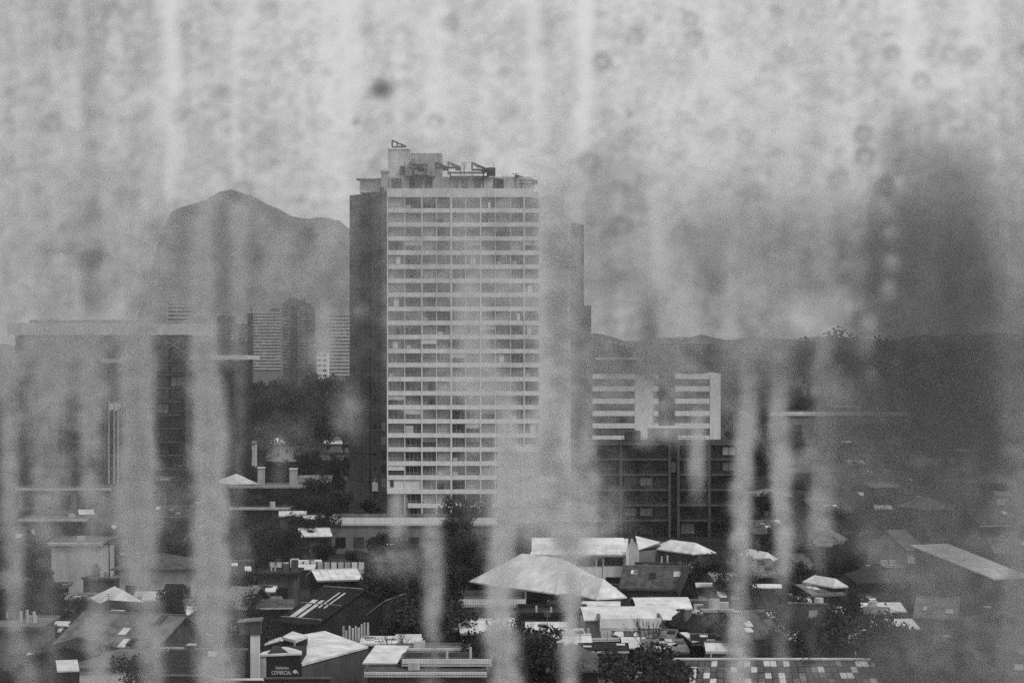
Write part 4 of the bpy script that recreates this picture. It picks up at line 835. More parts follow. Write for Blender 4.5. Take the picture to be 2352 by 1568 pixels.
# ------------------------------------------------------------------ cars
def car(label, px, py, Y, rz, body='paint'):
    p = at(px, py, Y); t = thing('parked_car', label, 'car', (p.x, Y, 0), R(rz), 'parked white cars')
    prof = [(-2.15, .35), (2.15, .35), (2.2, .75), (1.95, .95), (1.15, 1.02), (.55, 1.5), (-1.2, 1.52), (-1.9, 1.08), (-2.18, .95)]
    b = MB(); n = len(prof); hw = .84
    L = [(x, -hw + (.16 if z > 1.2 else 0), z) for x, z in prof]; Rr = [(x, hw - (.16 if z > 1.2 else 0), z) for x, z in prof]
    b.v = L + Rr; b.f = [tuple(range(n)), tuple(range(n, 2*n))[::-1]] + [(i, i + n, (i + 1) % n + n, (i + 1) % n) for i in range(n)]
    b.build('body', M[body], t)
    MB().prism([(.98, -hw - .01, 1.05), (.48, -hw + .13, 1.43), (-.3, -hw + .13, 1.44), (-.3, -hw - .01, 1.05)], (0, -.015, 0)).build('side_window', M['glass0'], t)
    MB().prism([(-.38, -hw - .01, 1.05), (-.38, -hw + .13, 1.44), (-1.15, -hw + .13, 1.44), (-1.75, -hw - .01, 1.08)], (0, -.015, 0)).build('side_window', M['glass0'], t)
    MB().prism([(1.16, -.66, 1.05), (.62, -.6, 1.47), (.62, .6, 1.47), (1.16, .66, 1.05)], (.02, 0, .012)).build('windscreen', M['glass0'], t)
    for x in (-1.35, 1.35):
        for s in (-1, 1):
            w_ = MB().tube((x, s*.72, .33), (x, s*.9, .33), .33, n=14).build('wheel', M['tyre'], t); MB().tube((x, s*.9, .33), (x, s*.92, .33), .19, n=10).build('rim', M['metal'], w_)
    for s in (-1, 1): MB().box(2.14, 2.2, s*.6 - .18, s*.6 + .18, .68, .82).build('headlight', M['letter'], t)
    return t
car('white car parked behind the long flat canopy edge', 980, 1500, 229, 4)
car('pale car with glinting windscreen among the thin poles at the right', 1928, 1470, 232, -20)

# ------------------------------------------------------------------ poles, wires, banner
def pole(label, px, ytop, Y, r=.1, cat='pole', arm=False, m='mid'):
    z = Z_(ytop, Y); t = thing('utility_pole' if arm else 'thin_pole', label, cat, (X_(px, Y), Y, 0), 0, 'thin poles')
    MB().tube((0, 0, 0), (rnd.uniform(-.15, .15), 0, z), r, r*.7, 7).build('shaft', M[m], t)
    if arm:
        MB().box(-1.0, 1.0, -.06, .06, z - .55, z - .42).build('crossarm', M['dark'], t)
        for x in (-.85, 0, .85): MB().tube((x, 0, z - .42), (x, 0, z - .25), .05, n=6).build('insulator', M['pale'], t)
    return t, z
pole('leftmost thin pale pole in the dark right yard', 1978, 1395, 228, .07, m='pale'); pole('second thin pale pole in the dark right yard', 2008, 1392, 228, .06, m='pale')
pole('third thin pale pole in the dark right yard', 2046, 1398, 228, .06, m='pale'); pole('short thick post beside the open stall', 2070, 1430, 226, .12)
pole('dark utility pole with crossarm beside the canopy', 925, 1472, 208, .12, 'utility pole', True, 'black')
pole('utility pole with crossarm at the bottom centre', 1085, 1462, 204, .12, 'utility pole', True, 'dark')
pole('slim pale mast before the smaller white hip roof', 1330, 1330, 238, .05, m='pale'); pole('leaning pale post among trees at the left', 571, 1262, 300, .09, m='pale')
pole('pale post sticking up behind the long patchy roof', 1633, 1502, 206, .09, m='pale'); pole('thin mast behind the tilted light roof', 632, 960, 640, .15, m='pale')
pole('thin dark pole at the right of the big white hall', 1382, 1300, 262, .06, m='dark')
pole('tall dark pole at the left beside the two storey pale house', 252, 1240, 282, .1, 'utility pole', True, 'dark')
def wire(label, a, b_, sag=1.0):
    a, b_ = Vector(a), Vector(b_); m = MB(); n = 14; P = [a.lerp(b_, k/n) - Vector((0, 0, sag*4*(k/n)*(1 - k/n))) for k in range(n + 1)]
    for k in range(n): m.tube(P[k], P[k + 1], .025, n=4)
    o = m.build('cable', M['black']); tag(o, label, 'cable', 'overhead cables')
wire('long sagging cable between the two front utility poles', at(925, 1474, 208), at(1085, 1464, 204), .8)
wire('cable running left from the canopy pole over the street', at(925, 1474, 208), at(640, 1440, 240), 1.2)
wire('slanting cable over the dark right yard', at(1640, 1475, 214), at(2046, 1398, 228), 1.0)
wire('cable across the lower right towards the frame edge', at(2046, 1399, 228), at(2350, 1415, 226), .9)
t = thing('pennant_banner', 'white triangular banner hanging point down at the stall', 'banner', at(1932, 1502, 222))
MB().prism([(-.35, 0, 1.1), (.4, 0, 1.1), (-.2, 0, 0)], (0, .04, 0)).build('cloth', M['white'], t); MB().tube((-.42, .06, 1.12), (.46, .06, 1.12), .035).tube((-.4, .06, -6.9), (-.4, .06, 1.12), .04).build('frame', M['metal'], t)

# ------------------------------------------------------------------ trees
def crown_mesh(seed, kind, n, m):
    r = random.Random(seed); b = MB(); lobes = []
    if kind == 'round': spec = [(0, 0, .58, .27)] + [(r.uniform(-.27, .27), r.uniform(-.27, .27), r.uniform(.26, .82), r.uniform(.1, .19)) for _ in range(11)]
    elif kind == 'tall': spec = [(r.uniform(-.07, .07), r.uniform(-.07, .07), .25 + .7*k/9, .16*(1.1 - abs(k/9 - .35))) for k in range(10)]
    elif kind == 'broad': spec = [(r.uniform(-.42, .42), r.uniform(-.4, .4), r.uniform(.3, .85), r.uniform(.11, .21)) for _ in range(15)]
    elif kind == 'cypress': spec = [(0, 0, .1 + .85*k/9, .17*math.sin(math.pi*min(1, .18 + .8*(1 - k/9)))+.02) for k in range(10)]
    else: spec = [(r.uniform(-.45, .45), r.uniform(-.35, .35), r.uniform(.2, .65), r.uniform(.16, .26)) for _ in range(10)]
    tot = sum(s[3]**2 for s in spec)
    for (x, y, z, q) in spec:
        for _ in range(int(n*q*q/tot)):
            d = Vector((r.gauss(0, 1), r.gauss(0, 1), r.gauss(0, 1))).normalized()*q*(r.random()**.33)*r.uniform(.75, 1.15)
            c = Vector((x, y, z)) + d; s = r.uniform(.012, .03)
            u = Vector((r.gauss(0, 1), r.gauss(0, 1), r.gauss(0, 1))).normalized(); w = u.cross(Vector((r.gauss(0, 1), r.gauss(0, 1), r.gauss(0, 1)))).normalized()
            b.poly([c - u*s - w*s*.3, c + w*s*.8, c + u*s + w*s*.2, c - w*s*.7])
    return b.mesh('crown', M[m])
def trunk_mesh(seed, top=.6, limbs=5):
    r = random.Random(seed); b = MB(); b.tube((0, 0, -.02), (.01, 0, top*.55), .028, .02, 7)
    for _ in range(limbs):
        a = r.uniform(0, 6.28); q = r.uniform(.1, .24); p0 = (.01, 0, top*r.uniform(.4, .55)); p1 = (q*math.cos(a)*.6, q*math.sin(a)*.6, top*.8); p2 = (q*math.cos(a)*1.2, q*math.sin(a)*1.2, top*r.uniform(1.05, 1.35))
        b.tube(p0, p1, .014, .009, 5).tube(p1, p2, .009, .004, 4)
    return b.mesh('trunk', M['bark'])
KIND = {}
for kd, desc in (('round', 'rounded dark'), ('tall', 'tall narrow dark'), ('broad', 'broad spreading dark'), ('bush', 'low bushy dark')):
    KIND[kd] = ([crown_mesh(sum(map(ord, kd)) + k, kd, 3400, ['leaf', 'leaf3', 'leaf2'][k]) for k in range(3)], [trunk_mesh(50 + k) for k in range(2)], desc)
tree_proto = {}
def tree(px, gy_top, Y, h, kd=None, r=rnd, label=None, wid=1.0):
    kd = kd or r.choice(['round', 'round', 'broad', 'tall', 'bush']); cm, tm, desc = KIND[kd]
    lab = label or auto_label(desc + ' tree', px, HZ + (H - h*.6)*F/Y)
    key = (kd, r.randrange(3)); loc = (X_(px, Y), Y, 0)
    if key not in tree_proto:
        t = thing('tree', lab, 'tree', loc, 0, 'trees between the houses'); inst('crown', cm[key[1]], t); inst('trunk', tm[key[1] % 2], t); tree_proto[key] = t
    else:
        src = tree_proto[key]; t = src.copy(); COL.objects.link(t); t.location = loc; t['label'] = lab; USED.add(lab)
        for ch in src.children:
            c_ = ch.copy(); COL.objects.link(c_); c_.parent = t
    t.scale = (h*wid, h*wid, h); t.rotation_euler = (0, 0, r.uniform(0, 6.28)); return t
# wooded slope below the distant towers
r = random.Random(77)
for px, top, Y, k in [(560, 872, 780, 'broad'), (590, 862, 820, 'round'), (625, 868, 800, 'round'), (655, 872, 760, 'broad'), (690, 872, 800, 'round'), (715, 858, 780, 'tall'), (745, 850, 790, 'round'), (775, 856, 760, 'round'), (800, 880, 740, 'broad'),
                      (570, 905, 690, 'round'), (610, 915, 680, 'broad'), (650, 910, 700, 'round'), (695, 905, 690, 'broad'), (735, 900, 680, 'round'), (780, 905, 690, 'round'), (545, 930, 640, 'round'), (590, 940, 630, 'bush'), (640, 945, 640, 'broad'),
                      (690, 940, 630, 'round'), (740, 938, 640, 'broad'), (790, 935, 650, 'round'), (530, 890, 700, 'tall'), (1375, 775, 900, 'round'), (1680, 848, 800, 'round'), (1700, 880, 760, 'broad'), (1650, 830, 1000, 'round'),
                      (1730, 900, 700, 'round'), (1770, 905, 790, 'broad'), (1820, 880, 800, 'round'), (1870, 900, 800, 'broad'), (1960, 900, 900, 'round'), (2030, 895, 880, 'broad'), (2100, 890, 900, 'round'), (2170, 900, 860, 'broad'), (2250, 905, 850, 'round'), (2320, 900, 840, 'broad'),
                      (1690, 970, 560, 'round'), (1720, 985, 540, 'broad')]:
    h = max(5, Z_(top, Y)); tree(px, top, Y, h, k, r, wid=1.0 if k == 'tall' else .8)
# trees among the houses: (pixel column, row of the top, distance, kind)
spots = [(700, 1030, 520, 'round'), (735, 1035, 500, 'broad'), (640, 1052, 500, 'round'), (790, 1045, 480, 'broad'), (560, 1045, 500, 'tall'), (610, 1050, 480, 'bush'), (745, 1092, 430, 'broad'),
         (705, 1135, 400, 'round'), (740, 1128, 395, 'broad'), (775, 1120, 400, 'round'), (760, 1160, 370, 'round'), (720, 1175, 360, 'broad'), (690, 1185, 350, 'round'),
         (550, 1195, 350, 'broad'), (590, 1190, 345, 'round'), (630, 1200, 340, 'broad'), (665, 1205, 335, 'round'), (560, 1235, 320, 'round'), (600, 1240, 310, 'bush'), (645, 1245, 308, 'bush'), (740, 1228, 330, 'bush'),
         (870, 1215, 320, 'round'), (893, 1225, 315, 'bush'), (950, 1232, 310, 'round'), (925, 1240, 300, 'round'), (1055, 1218, 320, 'broad'), (1085, 1228, 310, 'round'), (1110, 1250, 300, 'round'),
         (880, 1300, 265, 'round'), (920, 1320, 258, 'broad'), (965, 1290, 262, 'tall'), (1000, 1330, 255, 'round'), (1035, 1300, 262, 'tall'), (1060, 1290, 262, 'round'), (940, 1360, 245, 'round'), (990, 1370, 240, 'broad'), (1030, 1385, 238, 'bush'), (860, 1335, 262, 'bush'),
         (600, 1400, 232, 'bush'), (640, 1452, 214, 'broad'), (575, 1440, 222, 'round'), (540, 1300, 290, 'round'), (520, 1345, 262, 'broad'), (925, 1432, 224, 'round'), (950, 1445, 220, 'bush'), (985, 1430, 226, 'bush'),
         (215, 1200, 325, 'broad'), (235, 1215, 320, 'round'), (345, 1205, 320, 'round'), (420, 1222, 310, 'round'), (95, 1290, 285, 'round'), (60, 1330, 262, 'broad'), (120, 1345, 255, 'round'), (155, 1350, 250, 'bush'), (20, 1360, 248, 'round'), (80, 1392, 238, 'bush'),
         (170, 1400, 228, 'bush'), (400, 1340, 258, 'round'), (450, 1400, 232, 'broad'), (150, 1070, 455, 'tall'), (225, 1060, 462, 'tall'), (100, 1080, 450, 'round'), (185, 1090, 440, 'round'), (420, 1060, 455, 'round'), (380, 1075, 440, 'bush'),
         (1170, 1420, 230, 'broad'), (1210, 1440, 224, 'round'), (1110, 1470, 212, 'broad'), (1080, 1500, 205, 'round'), (1330, 1455, 220, 'round'), (1380, 1465, 216, 'round'), (1420, 1480, 210, 'broad'), (1360, 1495, 206, 'bush'), (1300, 1500, 206, 'round'),
         (1470, 1470, 214, 'round'), (1500, 1478, 212, 'broad'), (1560, 1430, 226, 'broad'), (1600, 1420, 230, 'round'), (1590, 1455, 218, 'broad'), (1640, 1440, 224, 'bush'), (1550, 1475, 212, 'round'), (1620, 1480, 210, 'broad'), (1700, 1430, 226, 'bush'),
         (1630, 1285, 292, 'round'), (1655, 1270, 300, 'broad'), (1680, 1262, 305, 'round'), (1700, 1300, 280, 'round'), (1650, 1320, 268, 'bush'), (1610, 1322, 266, 'bush'), (1815, 1350, 250, 'round'), (1840, 1400, 236, 'broad'),
         (1780, 1410, 234, 'bush'), (1870, 1420, 232, 'round'), (1955, 1355, 245, 'tall'), (1945, 1385, 240, 'round'), (2000, 1410, 240, 'broad'), (2040, 1425, 236, 'round'), (2085, 1440, 228, 'broad'), (2120, 1465, 222, 'round'), (2030, 1480, 214, 'bush'),
         (2180, 1480, 218, 'round'), (2240, 1420, 238, 'broad'), (2300, 1400, 240, 'round'), (2340, 1440, 232, 'broad'), (1780, 1195, 350, 'round'), (1820, 1230, 325, 'broad'), (1990, 1180, 350, 'round'), (2040, 1160, 360, 'broad'), (2110, 1210, 330, 'round'), (2170, 1230, 320, 'broad'),
         (2290, 1220, 330, 'round'), (1960, 1050, 480, 'round'), (2040, 1040, 500, 'broad'), (2200, 1040, 500, 'round'), (1750, 1010, 540, 'round'), (1800, 1020, 520, 'broad'), (1690, 1010, 540, 'tall'), (2320, 1030, 500, 'broad'), (1130, 1240, 330, 'bush'), (1150, 1270, 310, 'round')]
for px, top, Y, k in spots:
    if (600 < px < 860 and top > 1420) or (840 < px < 1075 and top > 1425) or (1330 < px < 1500 and top > 1478): continue
    if top > 1415 and 1510 < px < 1720: continue
    if top > 1435 and 1060 < px < 1760 and r.random() < .5: continue
    h = {'round': r.uniform(5.5, 7.5), 'broad': r.uniform(6, 8), 'tall': r.uniform(7, 9), 'bush': r.uniform(3.6, 5)}[k]
    if top > 1120: Y = (H - h)*F/(top - HZ)
    else: h = max(5.0, Z_(top, Y))
    tree(px, top, Y, h, k, r, wid=1.15 if k in ('bush', 'broad') else 1.0)
for k_ in range(26):                                  # tall far trees breaking the horizon at the right
    px = 1370 + k_*40 + r.uniform(-14, 14); Yt = r.uniform(1100, 2100); tree(px, 0, Yt, H + r.uniform(-6, 9), r.choice(['round', 'broad', 'broad']), r, wid=r.uniform(1.1, 1.9))
for k_ in range(62):                                  # more trees across the right half and between the far roofs
    px = r.uniform(1690, 2400); top = r.uniform(880, 1290) if k_ < 44 else r.uniform(860, 930); h = r.uniform(6, 10)
    if top > 1120: h = r.uniform(5, 7)
    tree(px, top, (H - h)*F/(top - HZ) if top > 960 else (H - h)*F/(top - HZ + 60), h, None, r, wid=1.3)
tree(1088, 1126, 350, 9.5, 'broad', r, 'wide dark tree before the lower right bays of the tower', .9); tree(1052, 1158, 345, 7.5, 'round', r, 'round dark tree at the foot of the balcony bays of the tower', .9)
for px, top in ((20, 1180), (60, 1165), (40, 1230), (255, 1175), (120, 1225), (255, 1265), (300, 1420), (455, 1310), (500, 1262), (540, 1235), (565, 1285), (700, 1215), (660, 1270), (600, 1345), (545, 1365), (615, 1420), (690, 1465), (570, 1330),
                (820, 1258), (850, 1268), (1000, 1262), (1030, 1248), (1075, 1262), (905, 1275), (985, 1300), (1050, 1340), (900, 1380), (960, 1402), (1010, 1420), (1045, 1440), (870, 1442), (1120, 1440), (1180, 1450), (1240, 1462), (1290, 1470),
                (1400, 1500), (1450, 1505), (1530, 1455), (1580, 1482), (1660, 1492), (1740, 1482), (1800, 1480), (1850, 1470), (1900, 1500), (2060, 1462), (2100, 1500), (1660, 1400), (1745, 1392), (1820, 1372), (1960, 1440), (340, 1490), (450, 1480), (20, 1520), (120, 1430), (1430, 1395), (1620, 1385)):
    if (600 < px < 860 and top > 1420) or (840 < px < 1075 and top > 1425) or (1330 < px < 1510 and top > 1478): continue
    if top > 1415 and 1510 < px < 1720: continue
    if top > 1435 and 1060 < px < 1760 and r.random() < .5: continue
    h = r.uniform(3.6, 5.6); tree(px, top, (H - h)*F/(top - HZ), h, r.choice(['round', 'bush', 'broad', 'bush', 'tall']), r, wid=1.1)
# cypress by the pale streak
cyp = thing('cypress', 'dense pointed dark cypress left of the long bright hall', 'tree', (X_(1190, 335), 335, 0)); h = Z_(1207, 335)
inst('crown', crown_mesh(9, 'cypress', 3500, 'leaf3'), cyp); inst('trunk', trunk_mesh(61, .3, 3), cyp); cyp.scale = (h*1.15, h*1.15, h)
# palm before the tower flank
pt = thing('palm_tree', 'dark fan palm in front of the tower flank', 'palm tree', (X_(843, 362), 362, 0)); z = Z_(1168, 362)
MB().tube((0, 0, 0), (.15, 0, z - .6), .28, .2, 8).build('trunk', M['bark'], pt); r = random.Random(5)
b = MB()
for k in range(70):
    a = r.uniform(0, 6.28); e = r.uniform(-.7, 1.35); L = r.uniform(1.8, 2.9); d = Vector((math.cos(a)*math.cos(e), math.sin(a)*math.cos(e), math.sin(e))); p = Vector((.15, 0, z - .6)) + d*.2
    s = d.cross(Vector((0, 0, 1))).normalized() if abs(d.z) < .99 else Vector((1, 0, 0)); q1 = p + d*L*.6 + s*.25; q2 = p + d*L*.6 - s*.25; q3 = p + d*L - Vector((0, 0, .3))
    b.poly([p, q1, q3, q2]); b.poly([p + s*.1, p + d*L*.8 + s*.5, p + d*L*.55]); b.poly([p - s*.1, p + d*L*.8 - s*.5, p + d*L*.55])
b.build('crown', M['leaf3'], pt)
# bare trees
def bare(label, px, top, Y, seed, spread=.5, name='bare_tree', m='black', base=None):
    r = random.Random(seed); h = Z_(top, Y); t = thing(name, label, 'tree', (X_(px, Y), Y, 0)); tr = MB(); br = MB()
    z0 = h*.3; tr.tube((0, 0, 0), (0, 0, z0), .16, .12, 7).build('trunk', M[m], t)
    def grow(p, d, L, rad, n):
        q = p + d*L; br.tube(p, q, rad, rad*.65, 4)
        if n == 0: return
        for _ in range(r.choice([2, 3])):
            dd = (d + Vector((r.gauss(0, spread*.5), r.gauss(0, spread*.5), r.uniform(-.05, .35)))).normalized(); grow(q, dd, L*r.uniform(.65, .85), rad*.62, n - 1)
    for k in range(6):
        a = k*1.05 + r.uniform(-.3, .3); grow(Vector((0, 0, z0*.95)), Vector((math.cos(a)*spread, math.sin(a)*spread, 1)).normalized(), h*.24, .06, 3)
    br.build('branches', M[m], t); return t
bare('leafless bush with fanned upright twigs before the white parapet building', 1490, 1408, 214, 3, .45, 'bare_bush')
bare('leafless tree in front of the branch-veiled white roof', 1597, 1258, 280, 8, .7)
bare('second leafless tree in front of the branch-veiled white roof', 1560, 1262, 284, 18, .5)
bare('leafless street tree at the bottom centre right of the canopies', 1135, 1440, 200, 12, .7); bare('leafless tree among the thin bright canopies', 1090, 1468, 202, 15, .6)
bare('pale twiggy bare tree at the left beside the streak', 345, 1225, 300, 22, .5, m='dark'); bare('leafless tree rising among the thin poles', 1962, 1372, 240, 31, .6)
bare('leafless tree behind the small tilted canopy', 905, 1440, 214, 35, .6)

# ------------------------------------------------------------------ the wet, dirty window pane in front of the camera
GAPS = [[(-50, 392, 26, .8), (450, 392, 26, .8), (500, 380, 20, 0)], [(-50, 1222, 36, .8), (300, 1240, 32, .7), (420, 1250, 20, 0)], [(-50, 1342, 24, .9), (260, 1345, 26, .8), (380, 1345, 20, 0)], [(-50, 2085, 26, .8), (220, 2095, 40, .7), (300, 2095, 20, 0)], [(-50, 540, 18, .5), (420, 545, 18, .5), (460, 545, 18, 0)],
        [(-50, 790, 60, .5), (450, 760, 60, .6), (480, 760, 30, 0)], [(-50, 2230, 60, .5), (200, 2230, 70, .5), (260, 2230, 20, 0)], [(-50, 1010, 50, .5), (300, 1010, 60, .5), (340, 1010, 60, 0)]]
CHAIN = ((2028, 480, 27), (2042, 536, 26), (2046, 600, 25), (2036, 662, 24), (1990, 742, 27), (1985, 792, 28), (2000, 850, 22), (2060, 420, 20))
PD = 1.0                                            # metres from the lens
def vnoise(px, py, sx, sy, seed):
    """Smooth value noise on arrays px, py (wraps)."""
    g = np.random.RandomState(seed).rand(64, 64); u = px/sx + 13.7*seed; v = py/sy + 7.3*seed
    i = np.floor(u).astype(int); j = np.floor(v).astype(int); a = u - i; b_ = v - j; a = a*a*(3 - 2*a); b_ = b_*b_*(3 - 2*b_)
    G = lambda x, y: g[x % 64, y % 64]
    return (G(i, j)*(1 - a) + G(i + 1, j)*a)*(1 - b_) + (G(i, j + 1)*(1 - a) + G(i + 1, j + 1)*a)*b_
def streak(px, py, pts, power=2.0):
    """pts: (row, column, half width, strength) down a runnel of water."""
    P = np.array(pts, float); x = np.interp(py, P[:, 0], P[:, 1]); w = np.interp(py, P[:, 0], P[:, 2]); s = np.interp(py, P[:, 0], P[:, 3])
    x = x + 3.5*(vnoise(px*0, py, 50, 60, int(P[0, 1]) % 97) - .5)*2
    x = x + 1.6*(vnoise(px*0, py, 50, 23, 5 + int(P[0, 1]) % 53) - .5)*2; w = w*(.84 + .26*(vnoise(px*0, py, 50, 40, 9 + int(P[0, 1]) % 61) - .5))
    return s*np.exp(-np.abs((px - x)/w)**2.7)
def blob(px, py, x, y, rx, ry, s, p=2.0): return s*np.exp(-(((px - x)/rx)**2 + ((py - y)/ry)**2)**(p/2))
def ring(px, py, x, y, r_, s, th=6):
    d = np.sqrt((px - x)**2 + ((py - y)*1.05)**2); up = .65 + .35*np.clip((y - py)/r_, -1, 1)
    return s*(np.exp(-((d - r_*.75)/th)**2)*up + .35*np.exp(-(d/r_)**4))
def sstep(x, a, b_): t = np.clip((x - a)/(b_ - a), 0, 1); return t*t*(3 - 2*t)

def tau_pale(px, py):
    low0 = sstep(py, 700, 900)
    t = -.03*low0 + .06*vnoise(px, py, 160, 220, 1)*(1 - .6*low0) + .06*blob(px, py, 1075, 750, 190, 420, 1, 6) + 1.5*blob(px, py, 1075, 750, 190, 420, 1, 6)*np.clip(vnoise(px, py, 64, 52, 33)*.7 + vnoise(px, py, 24, 20, 34)*.3 - .52, 0, 1) + .25*(1 - sstep(py, 500, 900))
    low = sstep(py, 380, 900)
    rag = .46 + .7*vnoise(px, py, 26, 34, 2) + .5*vnoise(px, py, 40, 120, 3)
    S = [[(-50, 10, 30, .2), (500, 12, 30, .5), (850, 14, 26, 1.1), (1250, 28, 26, 1.4), (1450, 30, 24, .7), (1568, 60, 30, .6)],
         [(0, 395, 22, .25), (300, 392, 24, .5), (470, 372, 34, 1.0), (620, 330, 44, 1.4), (760, 305, 40, 2.0), (1000, 312, 40, 2.6), (1220, 305, 44, 2.4), (1400, 330, 34, 1.0), (1568, 350, 30, .9)],
         [(430, 470, 14, .0), (520, 466, 22, 1.0), (700, 462, 32, 1.8), (900, 474, 38, 2.8), (1150, 478, 42, 3.0), (1400, 486, 44, 2.6), (1568, 496, 40, 2.2)],
         [(440, 542, 12, 0), (500, 545, 22, .9), (640, 548, 22, 1.0), (760, 546, 18, .7), (860, 546, 18, .2)],
         [(0, 1215, 26, .1), (330, 1250, 40, .5), (480, 1288, 40, 1.5), (700, 1286, 40, 2.2), (1000, 1272, 46, 2.6), (1250, 1300, 36, 2.2), (1400, 1312, 24, 1.5), (1568, 1308, 22, 1.1)],
         [(820, 1120, 50, 0), (900, 1165, 30, .7), (1020, 1172, 30, 1.8), (1200, 1158, 30, 2.2), (1380, 1148, 32, 2.0), (1568, 1160, 40, 1.8)],
         [(380, 1476, 14, .2), (560, 1486, 20, .9), (760, 1490, 24, 1.9), (920, 1486, 22, 2.0), (985, 1480, 20, .6), (1040, 1475, 24, 0)],
         [(920, 1600, 12, 0), (1000, 1606, 20, 1.2), (1100, 1600, 20, .8), (1170, 1600, 20, 0)],
         [(640, 1712, 26, .3), (800, 1722, 28, 1.2), (1000, 1716, 24, 1.8), (1200, 1704, 24, 1.6), (1330, 1700, 26, .8), (1450, 1700, 26, 1.6), (1568, 1705, 30, 1.6)],
         [(560, 1800, 40, .3), (760, 1795, 50, 1.1), (900, 1790, 24, .8), (1080, 1796, 26, 1.5), (1250, 1802, 24, 1.7), (1340, 1800, 20, .3)],
         [(640, 1880, 34, .7), (840, 1900, 30, 1.2), (1000, 1902, 30, .8), (1200, 1880, 30, 1.0), (1320, 1880, 30, .2)],
         [(1080, 990, 26, 0), (1200, 995, 26, .5), (1400, 990, 26, .9), (1500, 990, 26, .3)],
         [(950, 100, 60, .6), (1080, 110, 50, .9), (1200, 100, 40, .2)], [(900, 205, 30, 1.0), (1180, 210, 24, .8), (1300, 220, 24, .2)], [(1350, 225, 20, 0), (1450, 215, 26, .9), (1568, 225, 30, 1.0)],
         [(1000, 640, 26, .0), (1050, 640, 20, .25), (1150, 640, 20, 0)], [(480, 1060, 40, .4), (700, 1075, 50, .7), (880, 1100, 50, 1.1), (960, 1105, 40, .5), (1040, 1110, 30, 0)],
         [(1100, 915, 16, 0), (1160, 915, 22, .9), (1210, 912, 22, .7), (1260, 912, 20, 0)], [(500, 1360, 16, .0), (900, 1352, 16, .4), (1200, 1352, 30, .9), (1300, 1350, 20, 0)],
         [(-60, 2335, 60, .3), (600, 2345, 50, .9), (1568, 2350, 45, 1.0)]]
    for s in S: t = t + streak(px, py, s)*rag
    for a in ((1235, 1130, 100, 110, 1.5), (150, 850, 130, 110, .9), (1270, 600, 50, 300, .8), (190, 600, 180, 150, 1.3), (1090, 885, 90, 32, .9), (800, 945, 34, 50, .6), (742, 745, 22, 60, .5), (560, 1250, 20, 40, .2), (905, 1290, 60, 28, .55), (1420, 905, 110, 70, .45), (1590, 900, 80, 70, .35), (742, 800, 26, 40, .9),
              (1740, 560, 110, 170, .6), (1730, 760, 80, 120, .7), (1420, 830, 60, 50, .7), (1385, 1200, 50, 60, .5), (1450, 1120, 60, 60, .05), (1540, 990, 40, 24, .8), (1560, 760, 50, 120, .6), (2000, 920, 70, 60, .7), (1990, 1080, 90, 70, .45), (1310, 600, 70, 150, .8),
              (2160, 1250, 60, 120, .5), (2120, 1340, 70, 50, .35), (2220, 1490, 150, 110, .8), (1640, 1400, 30, 60, .25), (1790, 1420, 60, 70, .2), (90, 1180, 60, 60, .4), (2290, 1180, 26, 40, .5), (2290, 1250, 24, 28, .5), (650, 1000, 60, 40, .2), (330, 1150, 90, 60, .5), (400, 950, 10, 100, 0), (630, 600, 60, 70, .5), (640, 760, 20, 60, .0)):
        t = t + blob(px, py, *a)*rag
    for x, y, r_, s in ((2028, 480, 27, 1.1), (2042, 536, 26, 1.0), (2046, 600, 25, .8), (2036, 662, 24, .8), (1990, 742, 27, .9), (1985, 792, 28, 1.1), (1420, 524, 20, .3), (755, 545, 26, .6), (550, 495, 22, .8), (700, 620, 30, .3), (2210, 1310, 30, .3), (1810, 1000, 30, .3), (480, 460, 20, .4)):
        t = t + blob(px, py, x, y, r_, r_*1.15, s, 2.6)
    t = t + .34*sstep(px - 1935, 0, 110)*sstep(py - 300, -40, 140)*(1 - .8*sstep(py, 820, 1000))
    rb = random.Random(8)
    for _ in range(110):                                # beads of water hanging beside and below the runnels
        bx = rb.choice([rb.uniform(1330, 2000), rb.uniform(1330, 2340), rb.uniform(0, 1000), rb.choice([2035, 1985, 1720, 1800, 1900, 1600, 1480, 110, 205, 640, 740]) + rb.gauss(0, 14)]); by = rb.uniform(430, 1350); br = rb.uniform(12, 27)
        if 850 < bx < 1330 or (1340 < bx < 1690 and by > 980) or (560 < bx < 730 and 660 < by < 870) or (by > 950 and 520 < bx < 1000): continue
        t = t + blob(px, py, bx, by, br, br*rb.uniform(.9, 1.5), rb.uniform(.25, .8), 2.6)
    # fine splash texture, wider than it is high
    tx = vnoise(px, py, 18, 12, 5)*.5 + vnoise(px, py, 34, 28, 6)*.5
    t = t*(1 + 1.3*(tx - .5) + .5*(vnoise(px, py, 11, 90, 7) - .5)) + .22*(tx - .4)*(1 - .6*low)
    for g_ in GAPS: t = t*(1 - np.clip(streak(px, py, g_), 0, .85))
    clear = 1 - blob(px, py, 1060, 402, 150, 34, .65, 4) - 1.0*blob(px, py, 1930, 1400, 230, 130, .6, 3) - blob(px, py, 850, 700, 34, 330, .6, 4) - blob(px, py, 388, 940, 30, 140, .75, 4) - blob(px, py, 700, 1300, 130, 240, .45, 4) - blob(px, py, 1480, 1400, 130, 110, .5, 4) - blob(px, py, 260, 900, 16, 120, .5, 4)
    return np.clip(t*np.clip(clear, .1, 1), .004, 4)

